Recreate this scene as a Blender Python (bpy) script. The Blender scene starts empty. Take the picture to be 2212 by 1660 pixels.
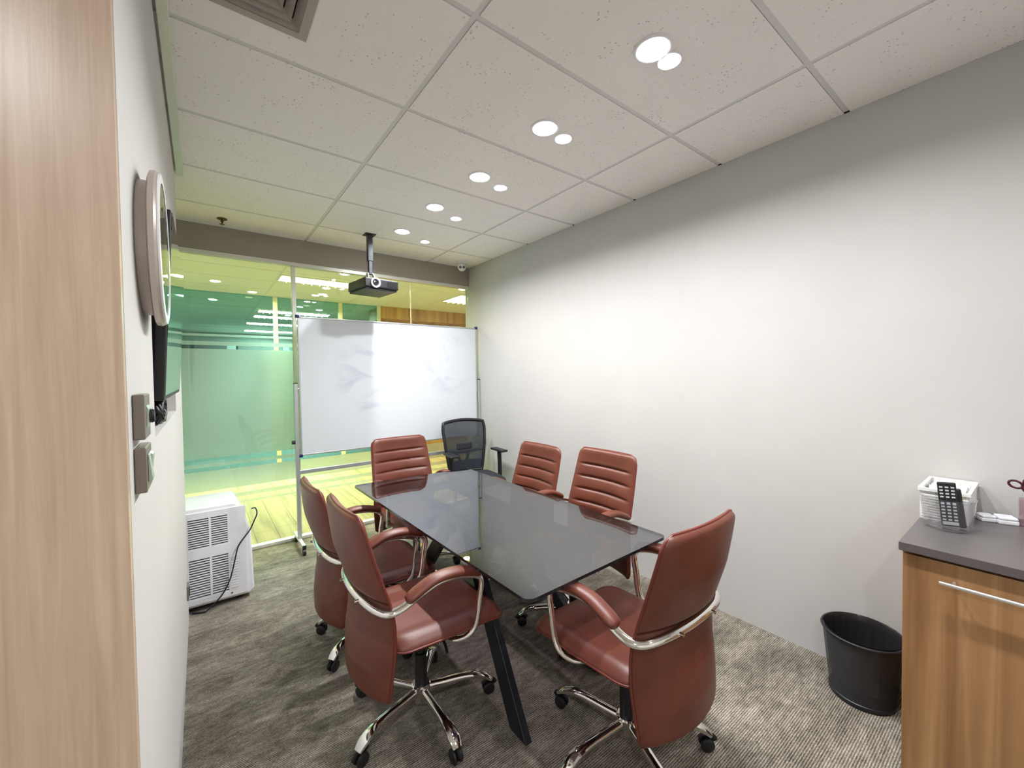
import bpy, bmesh, math, random
from mathutils import Vector, Matrix
PI = math.pi
random.seed(7)
scene = bpy.context.scene
COL = scene.collection

# ------------------------------------------------------------------ camera, world, exposure
cam_d = bpy.data.cameras.new('camera')
cam = bpy.data.objects.new('camera', cam_d)
COL.objects.link(cam)
cam_d.sensor_width = 36.0
cam_d.lens = 885.33 / 2212 * 36
cam_d.clip_start = 0.02
cam_d.clip_end = 60
_r = Vector((0.7966123, -0.6043263, -0.0140906))
_d = Vector((-0.0254426, -0.0102306, -0.9996239))
_f = Vector((0.6039549, 0.7966712, -0.0235254))
_u = -_d
cam.matrix_world = Matrix(((_r.x, _u.x, -_f.x, 0), (_r.y, _u.y, -_f.y, 0), (_r.z, _u.z, -_f.z, 1.4578), (0, 0, 0, 1)))
scene.camera = cam

w = bpy.data.worlds.new('world')
scene.world = w
w.use_nodes = True
w.node_tree.nodes['Background'].inputs[0].default_value = (0.8, 0.82, 0.85, 1)
w.node_tree.nodes['Background'].inputs[1].default_value = 0.05

ROOM_W, ROOM_SPREAD = 10.5, 156      # watts and beam of each big downlight
ROOM_GLOW = 26.0                      # radiance of the visible lamp itself
GHOST_GLOW = 14.0  # radiance of the added discs that copy lens ghosts
HALL_W, HALL_GLOW = 12.5, 22.0
LOUVRE_W, HALL_LOUVRE = 24.0, 3.0
FAR_W, FAR_LOUVRE = 240.0, 6.0
ROOM_COL = (0.955, 0.975, 1.0)
HALL_COL = (1.0, 0.955, 0.46)
FAR_COL = (0.95, 1.0, 0.98)

vs = scene.view_settings
vs.view_transform = 'Standard'
vs.look = 'None'
vs.gamma = 1
vs.use_curve_mapping = False
vs.exposure = 0.80
scene.cycles.max_bounces = 9
scene.cycles.transparent_max_bounces = 16
scene.cycles.caustics_reflective = False
scene.cycles.caustics_refractive = True
scene.cycles.sample_clamp_indirect = 6.0

# ------------------------------------------------------------------ materials
def srgb(r, g, b):
    def c(x):
        x /= 255.0
        return x / 12.92 if x <= 0.04045 else ((x + 0.055) / 1.055) ** 2.4
    return (c(r), c(g), c(b), 1)

class NT:
    def __init__(s, name):
        s.m = bpy.data.materials.new(name)
        s.m.use_nodes = True
        s.t = s.m.node_tree
        s.t.nodes.clear()
        s.out = s.n('ShaderNodeOutputMaterial')
    def n(s, typ, **kw):
        nd = s.t.nodes.new(typ)
        for k, v in kw.items():
            if k.startswith('i_'):
                key = k[2:].replace('_', ' ')
                nd.inputs[key].default_value = v
            else:
                setattr(nd, k, v)
        return nd
    def l(s, a, b):
        s.t.links.new(a, b)
    def coord(s, scale=(1, 1, 1), rot=(0, 0, 0), kind='Object'):
        tc = s.n('ShaderNodeTexCoord')
        mp = s.n('ShaderNodeMapping')
        mp.inputs['Scale'].default_value = scale
        mp.inputs['Rotation'].default_value = rot
        s.l(tc.outputs[kind], mp.inputs['Vector'])
        return mp.outputs['Vector']
    def ramp(s, fac, stops):
        r = s.n('ShaderNodeValToRGB')
        el = r.color_ramp.elements
        while len(el) < len(stops):
            el.new(0.5)
        for e, (p, c) in zip(el, stops):
            e.position = p
            e.color = c
        s.l(fac, r.inputs['Fac'])
        return r.outputs['Color']
    def bump(s, h, strength, dist=0.002):
        b = s.n('ShaderNodeBump')
        b.inputs['Strength'].default_value = strength
        b.inputs['Distance'].default_value = dist
        s.l(h, b.inputs['Height'])
        return b.outputs['Normal']

def plain(name, col, rough=0.5, metal=0.0, spec=0.5, noise=0.0, nscale=60, bump=0.0, bscale=300, coat=0.0):
    t = NT(name)
    p = t.n('ShaderNodeBsdfPrincipled')
    p.inputs['Base Color'].default_value = col
    p.inputs['Roughness'].default_value = rough
    p.inputs['Metallic'].default_value = metal
    p.inputs['Specular IOR Level'].default_value = spec
    p.inputs['Coat Weight'].default_value = coat
    v = t.coord()
    nz = t.n('ShaderNodeTexNoise')
    nz.inputs['Scale'].default_value = nscale
    nz.inputs['Detail'].default_value = 3
    t.l(v, nz.inputs['Vector'])
    k = max(noise, 0.015)
    c0 = tuple(x * (1 - k) for x in col[:3]) + (1,)
    c1 = tuple(min(1, x * (1 + k)) for x in col[:3]) + (1,)
    t.l(t.ramp(nz.outputs['Fac'], [(0.3, c0), (0.7, c1)]), p.inputs['Base Color'])
    if bump:
        n2 = t.n('ShaderNodeTexNoise')
        n2.inputs['Scale'].default_value = bscale
        n2.inputs['Detail'].default_value = 4
        t.l(v, n2.inputs['Vector'])
        t.l(t.bump(n2.outputs['Fac'], bump), p.inputs['Normal'])
    t.l(p.outputs['BSDF'], t.out.inputs['Surface'])
    return t.m

def wood(name, dark, mid, light, scale=1.0, rough=0.45, axis='z', contrast=1.0):
    t = NT(name)
    p = t.n('ShaderNodeBsdfPrincipled')
    p.inputs['Roughness'].default_value = rough
    s = {'z': (14 * scale, 14 * scale, 0.45 * scale), 'y': (14 * scale, 0.7 * scale, 14 * scale), 'x': (0.7 * scale, 14 * scale, 14 * scale)}[axis]
    v = t.coord(s)
    nz = t.n('ShaderNodeTexNoise')
    nz.inputs['Scale'].default_value = 1.0
    nz.inputs['Detail'].default_value = 5
    nz.inputs['Roughness'].default_value = 0.6
    nz.inputs['Distortion'].default_value = 0.6
    t.l(v, nz.inputs['Vector'])
    c = t.ramp(nz.outputs['Fac'], [(0.5 - 0.2 / contrast, dark), (0.5, mid), (0.5 + 0.2 / contrast, light)])
    t.l(c, p.inputs['Base Color'])
    t.l(t.bump(nz.outputs['Fac'], 0.08), p.inputs['Normal'])
    t.l(p.outputs['BSDF'], t.out.inputs['Surface'])
    return t.m

def emit(name, col, strength):
    t = NT(name)
    e = t.n('ShaderNodeEmission')
    e.inputs['Color'].default_value = tuple(col) + (1,)
    e.inputs['Strength'].default_value = strength
    t.l(e.outputs[0], t.out.inputs['Surface'])
    return t.m

def glassy(name, tint, ior=1.45, rough=0.0, gloss=(1, 1, 1, 1)):
    """thin architectural glass: tinted see-through plus Fresnel reflection"""
    t = NT(name)
    tr = t.n('ShaderNodeBsdfTransparent')
    tr.inputs['Color'].default_value = tint
    gl = t.n('ShaderNodeBsdfGlossy')
    gl.inputs['Roughness'].default_value = rough
    gl.inputs['Color'].default_value = gloss
    fr = t.n('ShaderNodeFresnel')
    ge = t.n('ShaderNodeNewGeometry')
    mi = t.n('ShaderNodeMix', data_type='FLOAT')
    mi.inputs[2].default_value = ior
    mi.inputs[3].default_value = 1 / ior
    t.l(ge.outputs['Backfacing'], mi.inputs[0])
    t.l(mi.outputs[0], fr.inputs['IOR'])
    mx = t.n('ShaderNodeMixShader')
    t.l(fr.outputs[0], mx.inputs['Fac'])
    t.l(tr.outputs[0], mx.inputs[1])
    t.l(gl.outputs[0], mx.inputs[2])
    t.l(mx.outputs[0], t.out.inputs['Surface'])
    return t.m

def film_mat(tint=(1, 1, 1)):
    t = NT('frosted film')
    rf = t.n('ShaderNodeBsdfRefraction')
    rf.inputs['Roughness'].default_value = 0.62
    rf.inputs['IOR'].default_value = 1.25
    rf.inputs['Color'].default_value = tuple(tint) + (1,)
    df = t.n('ShaderNodeBsdfDiffuse')
    df.inputs['Color'].default_value = (0.78 * tint[0], 0.80 * tint[1], 0.78 * tint[2], 1)
    tl = t.n('ShaderNodeBsdfTranslucent')
    tl.inputs['Color'].default_value = (0.8, 0.82, 0.8, 1)
    m0 = t.n('ShaderNodeMixShader')
    m0.inputs['Fac'].default_value = 0.15
    t.l(df.outputs[0], m0.inputs[1])
    t.l(tl.outputs[0], m0.inputs[2])
    m1 = t.n('ShaderNodeMixShader')
    v = t.coord((40, 40, 40))
    nz = t.n('ShaderNodeTexNoise')
    t.l(v, nz.inputs['Vector'])
    mr = t.n('ShaderNodeMapRange')
    mr.inputs['To Min'].default_value = 0.42
    mr.inputs['To Max'].default_value = 0.46
    t.l(nz.outputs['Fac'], mr.inputs['Value'])
    t.l(mr.outputs[0], m1.inputs['Fac'])
    t.l(rf.outputs[0], m1.inputs[1])
    t.l(m0.outputs[0], m1.inputs[2])
    t.l(m1.outputs[0], t.out.inputs['Surface'])
    return t.m

def carpet_mat():
    t = NT('heathered carpet')
    p = t.n('ShaderNodeBsdfPrincipled')
    p.inputs['Roughness'].default_value = 0.95
    p.inputs['Specular IOR Level'].default_value = 0.1
    def noise(scale, sc, det=4, dist=0.0, rough=0.6):
        v = t.coord(sc)
        n = t.n('ShaderNodeTexNoise')
        n.inputs['Scale'].default_value = scale
        n.inputs['Detail'].default_value = det
        n.inputs['Roughness'].default_value = rough
        n.inputs['Distortion'].default_value = dist
        t.l(v, n.inputs['Vector'])
        return n.outputs['Fac']
    big = noise(4.5, (0.7, 1.5, 1), 5, 0.5)
    mid = noise(34, (0.5, 1.3, 1), 4, 0.3)
    fine = noise(170, (0.6, 1.2, 1), 3)
    wv = t.n('ShaderNodeTexWave', wave_type='BANDS', bands_direction='Y')
    wv.inputs['Scale'].default_value = 38
    wv.inputs['Distortion'].default_value = 1.2
    wv.inputs['Detail'].default_value = 2
    wv.inputs['Detail Scale'].default_value = 3
    t.l(t.coord((1, 1, 1)), wv.inputs['Vector'])
    def mix(a, b, f):
        m = t.n('ShaderNodeMix', data_type='FLOAT')
        m.inputs[0].default_value = f
        t.l(a, m.inputs[2])
        t.l(b, m.inputs[3])
        return m.outputs[0]
    h = mix(mix(mix(big, mid, 0.5), fine, 0.40), wv.outputs['Fac'], 0.17)
    c = t.ramp(h, [(0.36, srgb(62, 56, 49)), (0.46, srgb(108, 101, 90)), (0.55, srgb(140, 132, 120)), (0.66, srgb(186, 178, 166))])
    t.l(c, p.inputs['Base Color'])
    t.l(t.bump(h, 0.5, 0.004), p.inputs['Normal'])
    t.l(p.outputs['BSDF'], t.out.inputs['Surface'])
    return t.m

def tile_mat(name, col):
    t = NT(name)
    p = t.n('ShaderNodeBsdfPrincipled')
    p.inputs['Roughness'].default_value = 0.9
    p.inputs['Specular IOR Level'].default_value = 0.2
    v = t.coord((1, 1, 1), kind='Object')
    vo = t.n('ShaderNodeTexVoronoi')
    vo.inputs['Scale'].default_value = 55
    vo.inputs['Randomness'].default_value = 1
    t.l(v, vo.inputs['Vector'])
    nz = t.n('ShaderNodeTexNoise')
    nz.inputs['Scale'].default_value = 9
    nz.inputs['Detail'].default_value = 5
    t.l(v, nz.inputs['Vector'])
    pit = t.n('ShaderNodeMapRange')
    pit.inputs['From Min'].default_value = 0.12
    pit.inputs['From Max'].default_value = 0.26
    t.l(vo.outputs['Distance'], pit.inputs['Value'])
    sel = t.n('ShaderNodeMapRange')
    sel.inputs['From Min'].default_value = 0.44
    sel.inputs['From Max'].default_value = 0.58
    t.l(nz.outputs['Fac'], sel.inputs['Value'])
    mx = t.n('ShaderNodeMix', data_type='FLOAT')
    t.l(sel.outputs[0], mx.inputs[0])
    mx.inputs[2].default_value = 1.0
    t.l(pit.outputs[0], mx.inputs[3])
    dk = tuple(x * 0.6 for x in col[:3]) + (1,)
    t.l(t.ramp(mx.outputs[0], [(0.0, dk), (0.8, col)]), p.inputs['Base Color'])
    t.l(t.bump(mx.outputs[0], 0.35, 0.003), p.inputs['Normal'])
    t.l(p.outputs['BSDF'], t.out.inputs['Surface'])
    return t.m

def leather_mat():
    t = NT('chestnut leather')
    p = t.n('ShaderNodeBsdfPrincipled')
    p.inputs['Roughness'].default_value = 0.40
    p.inputs['Specular IOR Level'].default_value = 0.5
    v = t.coord()
    n1 = t.n('ShaderNodeTexNoise')
    n1.inputs['Scale'].default_value = 9
    n1.inputs['Detail'].default_value = 4
    t.l(v, n1.inputs['Vector'])
    t.l(t.ramp(n1.outputs['Fac'], [(0.3, srgb(94, 46, 33)), (0.7, srgb(108, 55, 40))]), p.inputs['Base Color'])
    vo = t.n('ShaderNodeTexVoronoi')
    vo.inputs['Scale'].default_value = 420
    t.l(v, vo.inputs['Vector'])
    t.l(t.bump(vo.outputs['Distance'], 0.12, 0.0015), p.inputs['Normal'])
    t.l(p.outputs['BSDF'], t.out.inputs['Surface'])
    return t.m

def board_mat():
    t = NT('whiteboard enamel')
    p = t.n('ShaderNodeBsdfPrincipled')
    p.inputs['Roughness'].default_value = 0.12
    p.inputs['Specular IOR Level'].default_value = 0.14
    v = t.coord((1.3, 1, 2.4))
    n1 = t.n('ShaderNodeTexNoise')
    n1.inputs['Scale'].default_value = 2.1
    n1.inputs['Detail'].default_value = 6
    n1.inputs['Distortion'].default_value = 1.4
    t.l(v, n1.inputs['Vector'])
    sm = t.n('ShaderNodeMapRange')
    sm.inputs['From Min'].default_value = 0.50
    sm.inputs['From Max'].default_value = 0.66
    t.l(n1.outputs['Fac'], sm.inputs['Value'])
    # two rubbed-out areas (local x, z of the board)
    tc = t.n('ShaderNodeTexCoord')
    def blob(cx, cz, rx, rz):
        mp = t.n('ShaderNodeMapping')
        mp.inputs['Location'].default_value = (-cx / rx, 0, -cz / rz)
        mp.inputs['Scale'].default_value = (1 / rx, 0.0, 1 / rz)
        t.l(tc.outputs['Object'], mp.inputs['Vector'])
        g = t.n('ShaderNodeVectorMath', operation='LENGTH')
        t.l(mp.outputs[0], g.inputs[0])
        r = t.n('ShaderNodeMapRange')
        r.inputs['From Min'].default_value = 1.25
        r.inputs['From Max'].default_value = 0.65
        t.l(g.outputs['Value'], r.inputs['Value'])
        return r.outputs[0]
    a = blob(0.52, 0.78, 0.30, 0.28)
    b = blob(-0.32, 0.66, 0.26, 0.42)
    mxx = t.n('ShaderNodeMath', operation='MAXIMUM')
    t.l(a, mxx.inputs[0])
    t.l(b, mxx.inputs[1])
    mu = t.n('ShaderNodeMath', operation='MULTIPLY')
    t.l(mxx.outputs[0], mu.inputs[0])
    t.l(sm.outputs[0], mu.inputs[1])
    t.l(t.ramp(mu.outputs[0], [(0.0, srgb(216, 220, 225)), (1.0, srgb(198, 203, 214))]), p.inputs['Base Color'])
    t.l(p.outputs['BSDF'], t.out.inputs['Surface'])
    return t.m

M = {}
M['wall'] = plain('painted wall', srgb(195, 192, 189), 0.75, noise=0.02, nscale=3, bump=0.05, bscale=120, spec=0.3)
M['wall_left'] = plain('painted left wall', srgb(206, 203, 199), 0.6, noise=0.02, nscale=3, bump=0.05, bscale=120, spec=0.35)
M['header'] = plain('taupe header', srgb(158, 150, 140), 0.42, noise=0.03, nscale=5, bump=0.04)
M['tile'] = tile_mat('mineral ceiling tile', srgb(250, 246, 244))
M['bar'] = plain('ceiling grid metal', srgb(222, 220, 218), 0.5)
M['dark'] = plain('dark void', (0.01, 0.01, 0.01, 1), 0.9)
M['carpet'] = carpet_mat()
M['alu'] = plain('pale aluminium', srgb(222, 221, 212), 0.38, metal=0.25)
M['silver'] = plain('silver anodised tube', srgb(196, 199, 200), 0.35, metal=0.6)
M['cream_post'] = plain('cream painted post', srgb(226, 222, 190), 0.5)
M['glass'] = glassy('clear partition glass', (0.97, 0.985, 0.97, 1), 1.45)
M['green_glass'] = glassy('green tinted glass', (0.58, 0.81, 0.73, 1), 1.2)
M['film'] = film_mat((0.97, 0.98, 0.95))
M['film_mint'] = film_mat((0.84, 1.0, 0.92))  # green light from the glass across the corridor, put into the film colour
M['table_glass'] = glassy('smoked table glass', (0.44, 0.41, 0.44, 1), 2.2, 0.0, (0.92, 0.95, 0.97, 1))
M['table_edge'] = plain('dark glass edge', (0.012, 0.014, 0.018, 1), 0.12)
M['black_metal'] = plain('black powder coat', (0.012, 0.014, 0.02, 1), 0.35, bump=0.05)
M['leather'] = leather_mat()
M['leather_seam'] = plain('dark leather piping', srgb(108, 44, 34), 0.4)
M['chrome'] = plain('chrome', (0.86, 0.84, 0.81, 1), 0.07, metal=1.0)
M['black_plastic'] = plain('black plastic', (0.010, 0.010, 0.012, 1), 0.42, bump=0.05)
M['mesh_fabric'] = None
M['black_fabric'] = plain('black seat fabric', (0.020, 0.022, 0.027, 1), 0.9, bump=0.4, bscale=700)
M['white_plastic'] = plain('white plastic', srgb(236, 236, 240), 0.35)
M['offwhite_plastic'] = plain('off white plastic', srgb(238, 236, 232), 0.5)
M['clock_side'] = plain('champagne clock housing', srgb(196, 184, 175), 0.35, metal=0.3)
M['clock_rim'] = plain('white clock bezel', srgb(238, 238, 240), 0.22)
M['grey_plastic'] = plain('grey switch plate', srgb(128, 118, 110), 0.35, metal=0.3)
M['grey_rocker'] = plain('pale grey rocker', srgb(190, 200, 188), 0.25, metal=0.2)
M['tv_black'] = plain('matt black housing', (0.005, 0.005, 0.006, 1), 0.5)
M['screen'] = plain('television screen', (0.006, 0.008, 0.008, 1), 0.04, spec=1.0, coat=1.0)
M['wood_panel'] = wood('pale striped laminate', srgb(180, 153, 130), srgb(196, 170, 147), srgb(212, 188, 166), 5.0, 0.32, 'z', 0.8)
M['wood_cabinet'] = wood('walnut laminate', srgb(124, 86, 54), srgb(158, 116, 76), srgb(184, 142, 98), 0.9, 0.4, 'z', 1.2)
M['wood_hall'] = wood('oak hall panel', srgb(150, 105, 52), srgb(186, 140, 78), srgb(206, 164, 98), 0.8, 0.4, 'z', 1.2)
M['plank'] = wood('pale plank', srgb(118, 100, 58), srgb(146, 129, 82), srgb(164, 148, 102), 1.0, 0.75, 'y', 1.0)
M['counter'] = plain('charcoal worktop', srgb(94, 88, 88), 0.35, noise=0.08, nscale=300)
M['handle'] = plain('brushed steel', (0.85, 0.85, 0.84, 1), 0.25, metal=0.9)
M['hall_white'] = plain('hall plaster', srgb(236, 235, 228), 0.7)
M['far_paint'] = plain('far office paint', srgb(206, 214, 208), 0.7)
M['far_carpet'] = plain('dark office carpet', srgb(34, 44, 40), 0.9, noise=.2, nscale=40)
M['far_dark'] = plain('dark office cabinet', srgb(58, 68, 66), 0.5)
M['louvre_metal'] = plain('bright louvre metal', srgb(236, 236, 228), 0.25, metal=0.3)
M['lamp'] = emit('downlight lamp', ROOM_COL, ROOM_GLOW)
M['ghost_disc'] = emit('lens ghost disc', ROOM_COL, GHOST_GLOW)
M['hall_lamp'] = emit('corridor lamp', HALL_COL, HALL_GLOW)
M['hall_tube'] = emit('corridor tube', HALL_COL, HALL_LOUVRE)
M['far_tube'] = emit('office tube', FAR_COL, FAR_LOUVRE)
M['far_lamp'] = emit('office lamp', FAR_COL, 20)
M['board'] = board_mat()
M['navy'] = plain('navy plastic corner', srgb(30, 34, 90), 0.4)
M['vent'] = plain('vent enamel', srgb(172, 164, 156), 0.45)
M['brass'] = plain('dull brass', srgb(96, 76, 52), 0.4, metal=0.8)
M['bin_mesh'] = None
M['bag'] = plain('black bin bag', (0.02, 0.018, 0.02, 1), 0.25, bump=0.3, bscale=60)
M['maroon'] = plain('maroon handle plastic', srgb(70, 12, 34), 0.3)
M['blue'] = plain('blue plastic', srgb(40, 48, 190), 0.35)
M['clear'] = glassy('clear acrylic', (0.93, 0.93, 0.94, 1), 1.8)
M['pink_clear'] = glassy('pinkish clear acrylic', (0.92, 0.84, 0.85, 1), 1.45)
M['wrap'] = glassy('plastic wrap', (0.985, 0.985, 0.98, 1), 1.35, 0.08)
M['paper'] = plain('white paper', srgb(244, 243, 240), 0.8, bump=0.2, bscale=40)
M['cord'] = plain('dark blue cord', (0.008, 0.010, 0.03, 1), 0.4)
M['lens'] = plain('lens glass', (0.01, 0.01, 0.02, 1), 0.05, coat=1.0)
M['button'] = plain('grey remote button', srgb(190, 192, 196), 0.4)
M['rubber'] = M['wall']

def see_through_mesh(name, col, cover, scale):
    """a woven net: fine opaque threads with real holes between them"""
    t = NT(name)
    p = t.n('ShaderNodeBsdfPrincipled')
    p.inputs['Base Color'].default_value = col
    p.inputs['Roughness'].default_value = 0.6
    tr = t.n('ShaderNodeBsdfTransparent')
    mx = t.n('ShaderNodeMixShader')
    nz = t.n('ShaderNodeTexNoise')
    nz.inputs['Scale'].default_value = scale
    t.l(t.coord(), nz.inputs['Vector'])
    mr = t.n('ShaderNodeMapRange')
    mr.inputs['To Min'].default_value = cover - 0.06
    mr.inputs['To Max'].default_value = cover + 0.06
    t.l(nz.outputs['Fac'], mr.inputs['Value'])
    t.l(mr.outputs[0], mx.inputs['Fac'])
    t.l(tr.outputs[0], mx.inputs[1])
    t.l(p.outputs['BSDF'], mx.inputs[2])
    t.l(mx.outputs[0], t.out.inputs['Surface'])
    return t.m
M['mesh_fabric'] = see_through_mesh('black chair net', (0.016, 0.02, 0.03, 1), 0.88, 300)
M['bin_mesh'] = see_through_mesh('black wire net', (0.055, 0.055, 0.06, 1), 0.64, 300)

# ------------------------------------------------------------------ geometry helpers
class MB:
    def __init__(s):
        s.v = []
        s.f = []
        s.mi = []
    def add(s, vs_, fs, mi=0):
        o = len(s.v)
        s.v += [tuple(x) for x in vs_]
        s.f += [tuple(i + o for i in f) for f in fs]
        s.mi += [mi] * len(fs)
        return s
    def box(s, x0, x1, y0, y1, z0, z1, mi=0):
        return s.add([(x0, y0, z0), (x1, y0, z0), (x1, y1, z0), (x0, y1, z0), (x0, y0, z1), (x1, y0, z1), (x1, y1, z1), (x0, y1, z1)],
                     [(0, 3, 2, 1), (4, 5, 6, 7), (0, 1, 5, 4), (1, 2, 6, 5), (2, 3, 7, 6), (3, 0, 4, 7)], mi)
    def obox(s, p0, p1, wx, wy, up=(0, 0, 1), mi=0):
        """bar of rectangular section from p0 to p1; wx across (perp. to up), wy along the other"""
        a = Vector(p0); b = Vector(p1); d = (b - a).normalized()
        sx = d.cross(Vector(up)).normalized(); sy = sx.cross(d).normalized()
        vs_ = []
        for q in (a, b):
            for i, j in ((-1, -1), (1, -1), (1, 1), (-1, 1)):
                vs_.append(q + sx * (i * wx / 2) + sy * (j * wy / 2))
        return s.add(vs_, [(3, 2, 1, 0), (4, 5, 6, 7), (0, 1, 5, 4), (1, 2, 6, 5), (2, 3, 7, 6), (3, 0, 4, 7)], mi)
    def prism(s, poly, axis, a, b, mi=0):
        """poly of 2D points extruded along axis from a to b"""
        n = len(poly)
        def p(u, v, t):
            return {'x': (t, u, v), 'y': (u, t, v), 'z': (u, v, t)}[axis]
        vs_ = [p(u, v, a) for u, v in poly] + [p(u, v, b) for u, v in poly]
        fs = [tuple(range(n - 1, -1, -1)), tuple(range(n, 2 * n))]
        fs += [(i, (i + 1) % n, n + (i + 1) % n, n + i) for i in range(n)]
        return s.add(vs_, fs, mi)
    def lathe(s, prof, c=(0, 0, 0), seg=24, axis='z', closed=False, mi=0, caps=True):
        """prof: (radius, height) list"""
        vs_ = []; fs = []
        n = len(prof)
        for r, h in prof:
            for k in range(seg):
                a = 2 * PI * k / seg
                x, y = r * math.cos(a), r * math.sin(a)
                q = {'z': (x, y, h), 'x': (h, x, y), 'y': (y, h, x)}[axis]
                vs_.append((q[0] + c[0], q[1] + c[1], q[2] + c[2]))
        for i in range(n - 1 if not closed else n):
            for k in range(seg):
                a0 = i * seg + k; a1 = i * seg + (k + 1) % seg
                j = (i + 1) % n
                fs.append((a0, a1, j * seg + (k + 1) % seg, j * seg + k))
        if not closed and caps:
            if prof[0][0] > 1e-5: fs.append(tuple(range(seg - 1, -1, -1)))
            if prof[-1][0] > 1e-5: fs.append(tuple((n - 1) * seg + k for k in range(seg)))
        return s.add(vs_, fs, mi)
    def tube(s, pts, r, seg=10, closed=False, flat=1.0, up=(0, 0, 1), radii=None, mi=0, caps=True):
        P = [Vector(p) for p in pts]
        n = len(P)
        vs_ = []; fs = []
        prev = None
        for i, p in enumerate(P):
            if closed:
                d = P[(i + 1) % n] - P[i - 1]
            else:
                d = P[min(i + 1, n - 1)] - P[max(i - 1, 0)]
            d.normalize()
            if prev is None:
                ref = Vector(up)
                if abs(d.dot(ref)) > 0.95: ref = Vector((1, 0, 0))
                sx = d.cross(ref).normalized()
            else:
                sx = (prev - d * prev.dot(d)).normalized()
            prev = sx
            sy = d.cross(sx)
            rr = radii[i] if radii else r
            for k in range(seg):
                a = 2 * PI * k / seg
                vs_.append(p + sx * (math.cos(a) * rr) + sy * (math.sin(a) * rr * flat))
        for i in range(n if closed else n - 1):
            j = (i + 1) % n
            for k in range(seg):
                k2 = (k + 1) % seg
                fs.append((i * seg + k, j * seg + k, j * seg + k2, i * seg + k2))
        if not closed and caps:
            fs.append(tuple(range(seg)))
            fs.append(tuple((n - 1) * seg + k for k in range(seg - 1, -1, -1)))
        return s.add(vs_, fs, mi)
    def build(s, name, mat, parent=None, smooth=None, bevel=0.0, bseg=2):
        me = bpy.data.meshes.new(name)
        me.from_pydata(s.v, [], s.f)
        mats = mat if isinstance(mat, (list, tuple)) else [mat]
        for m in mats:
            me.materials.append(m)
        for p, i in zip(me.polygons, s.mi):
            p.material_index = i
        bm = bmesh.new()
        bm.from_mesh(me)
        bmesh.ops.recalc_face_normals(bm, faces=bm.faces)
        bm.to_mesh(me)
        bm.free()
        if smooth is not None:
            for p in me.polygons:
                p.use_smooth = True
            me.set_sharp_from_angle(angle=math.radians(smooth))
        o = bpy.data.objects.new(name, me)
        COL.objects.link(o)
        if parent: o.parent = parent
        if bevel:
            md = o.modifiers.new('bevel', 'BEVEL')
            md.width = bevel
            md.segments = bseg
            md.limit_method = 'ANGLE'
            md.angle_limit = math.radians(40)
        return o

def tag(o, label, cat=None, group=None):
    o['label'] = label
    if cat: o['category'] = cat
    if group: o['group'] = group
    return o
def thing(name, label, cat, loc=(0, 0, 0), rz=0.0, group=None):
    o = bpy.data.objects.new(name, None)
    o.empty_display_size = 0.1
    COL.objects.link(o)
    o.location = loc
    o.rotation_euler = (0, 0, rz)
    return tag(o, label, cat, group)
def structure(o):
    o['kind'] = 'structure'
    return o
def stuff(o):
    o['kind'] = 'stuff'
    return o
def kids(o):
    return [c for c in bpy.data.objects if c.parent == o]
def dup(o, parent=None):
    c = o.copy()
    COL.objects.link(c)
    if parent: c.parent = parent
    for ch in kids(o):
        dup(ch, c)
    return c
def smoothpath(pts, n=6):
    """Catmull-Rom through pts"""
    P = [Vector(p) for p in pts]
    out = []
    for i in range(len(P) - 1):
        p0 = P[max(i - 1, 0)]; p1 = P[i]; p2 = P[i + 1]; p3 = P[min(i + 2, len(P) - 1)]
        for k in range(n):
            t = k / n
            out.append(0.5 * ((2 * p1) + (p2 - p0) * t + (2 * p0 - 5 * p1 + 4 * p2 - p3) * t * t + (3 * p1 - p0 - 3 * p2 + p3) * t ** 3))
    out.append(P[-1])
    return out
def interp(tab, x):
    for (x0, y0), (x1, y1) in zip(tab, tab[1:]):
        if x <= x1 or (x1, y1) == tab[-1]:
            t = min(1, max(0, (x - x0) / (x1 - x0)))
            return y0 + (y1 - y0) * t
def linspace(a, b, n):
    return [a + (b - a) * i / (n - 1) for i in range(n)]

# ------------------------------------------------------------------ the room shell
CZ = 2.683           # ceiling height
WR = 2.487           # right wall
WL = -0.095          # left wall
YB = 4.102           # glass wall
XB, YF = -1.6, -1.6  # behind the camera

f = structure(MB().box(XB - .1, WR + .1, YF - .1, YB + .02, -0.1, 0.0).build('floor', M['carpet']))
f['label'] = 'brown grey heathered ribbed carpet of the meeting room'
o = structure(MB().box(WR, WR + .1, YF - .1, YB + .06, 0, CZ).build('wall_right', M['wall']))
o['label'] = 'plain white painted wall on the right side'
nb = MB()   # left wall with the television niche
NY0, NY1, NZ0, NZ1 = 1.358, 2.43, 1.312, 1.96
xl = WL - 0.155
nb.box(xl, WL, 0.895, NY0, 0, CZ - .012)
nb.box(xl, WL, NY1, 3.147, 0, CZ - .012)
nb.box(xl, WL, NY0, NY1, 0, NZ0)
nb.box(xl, WL, NY0, NY1, NZ1, CZ - .012)
nb.box(xl, xl + .02, NY0, NY1, NZ0, NZ1)
o = structure(nb.build('wall_left', M['wall_left']))
o['label'] = 'white painted wall with a recessed television niche'
o = structure(MB().box(XB, WL - .0005, 0.872, 0.895, 0, CZ).build('wall_entry', M['wood_panel']))
o['label'] = 'pale striped wood laminate panel at the left edge'
structure(MB().box(XB - .1, XB, YF - .1, 0.895, 0, CZ).build('wall_behind_left', M['wall']))
structure(MB().box(XB, WR, YF - .1, YF, 0, CZ).build('wall_behind', M['hall_white']))
structure(MB().box(-0.78, -0.70, 3.0, YB + .06, 0, CZ).build('wall_alcove', M['wall']))
structure(MB().box(-0.70, xl, 3.0, 3.147, 0, CZ - .012).build('wall_alcove_return', M['wall']))
o = structure(MB().box(-0.70, WR, YB - .03, YB + .06, 2.481, CZ).build('wall_back', M['header']))
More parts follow.
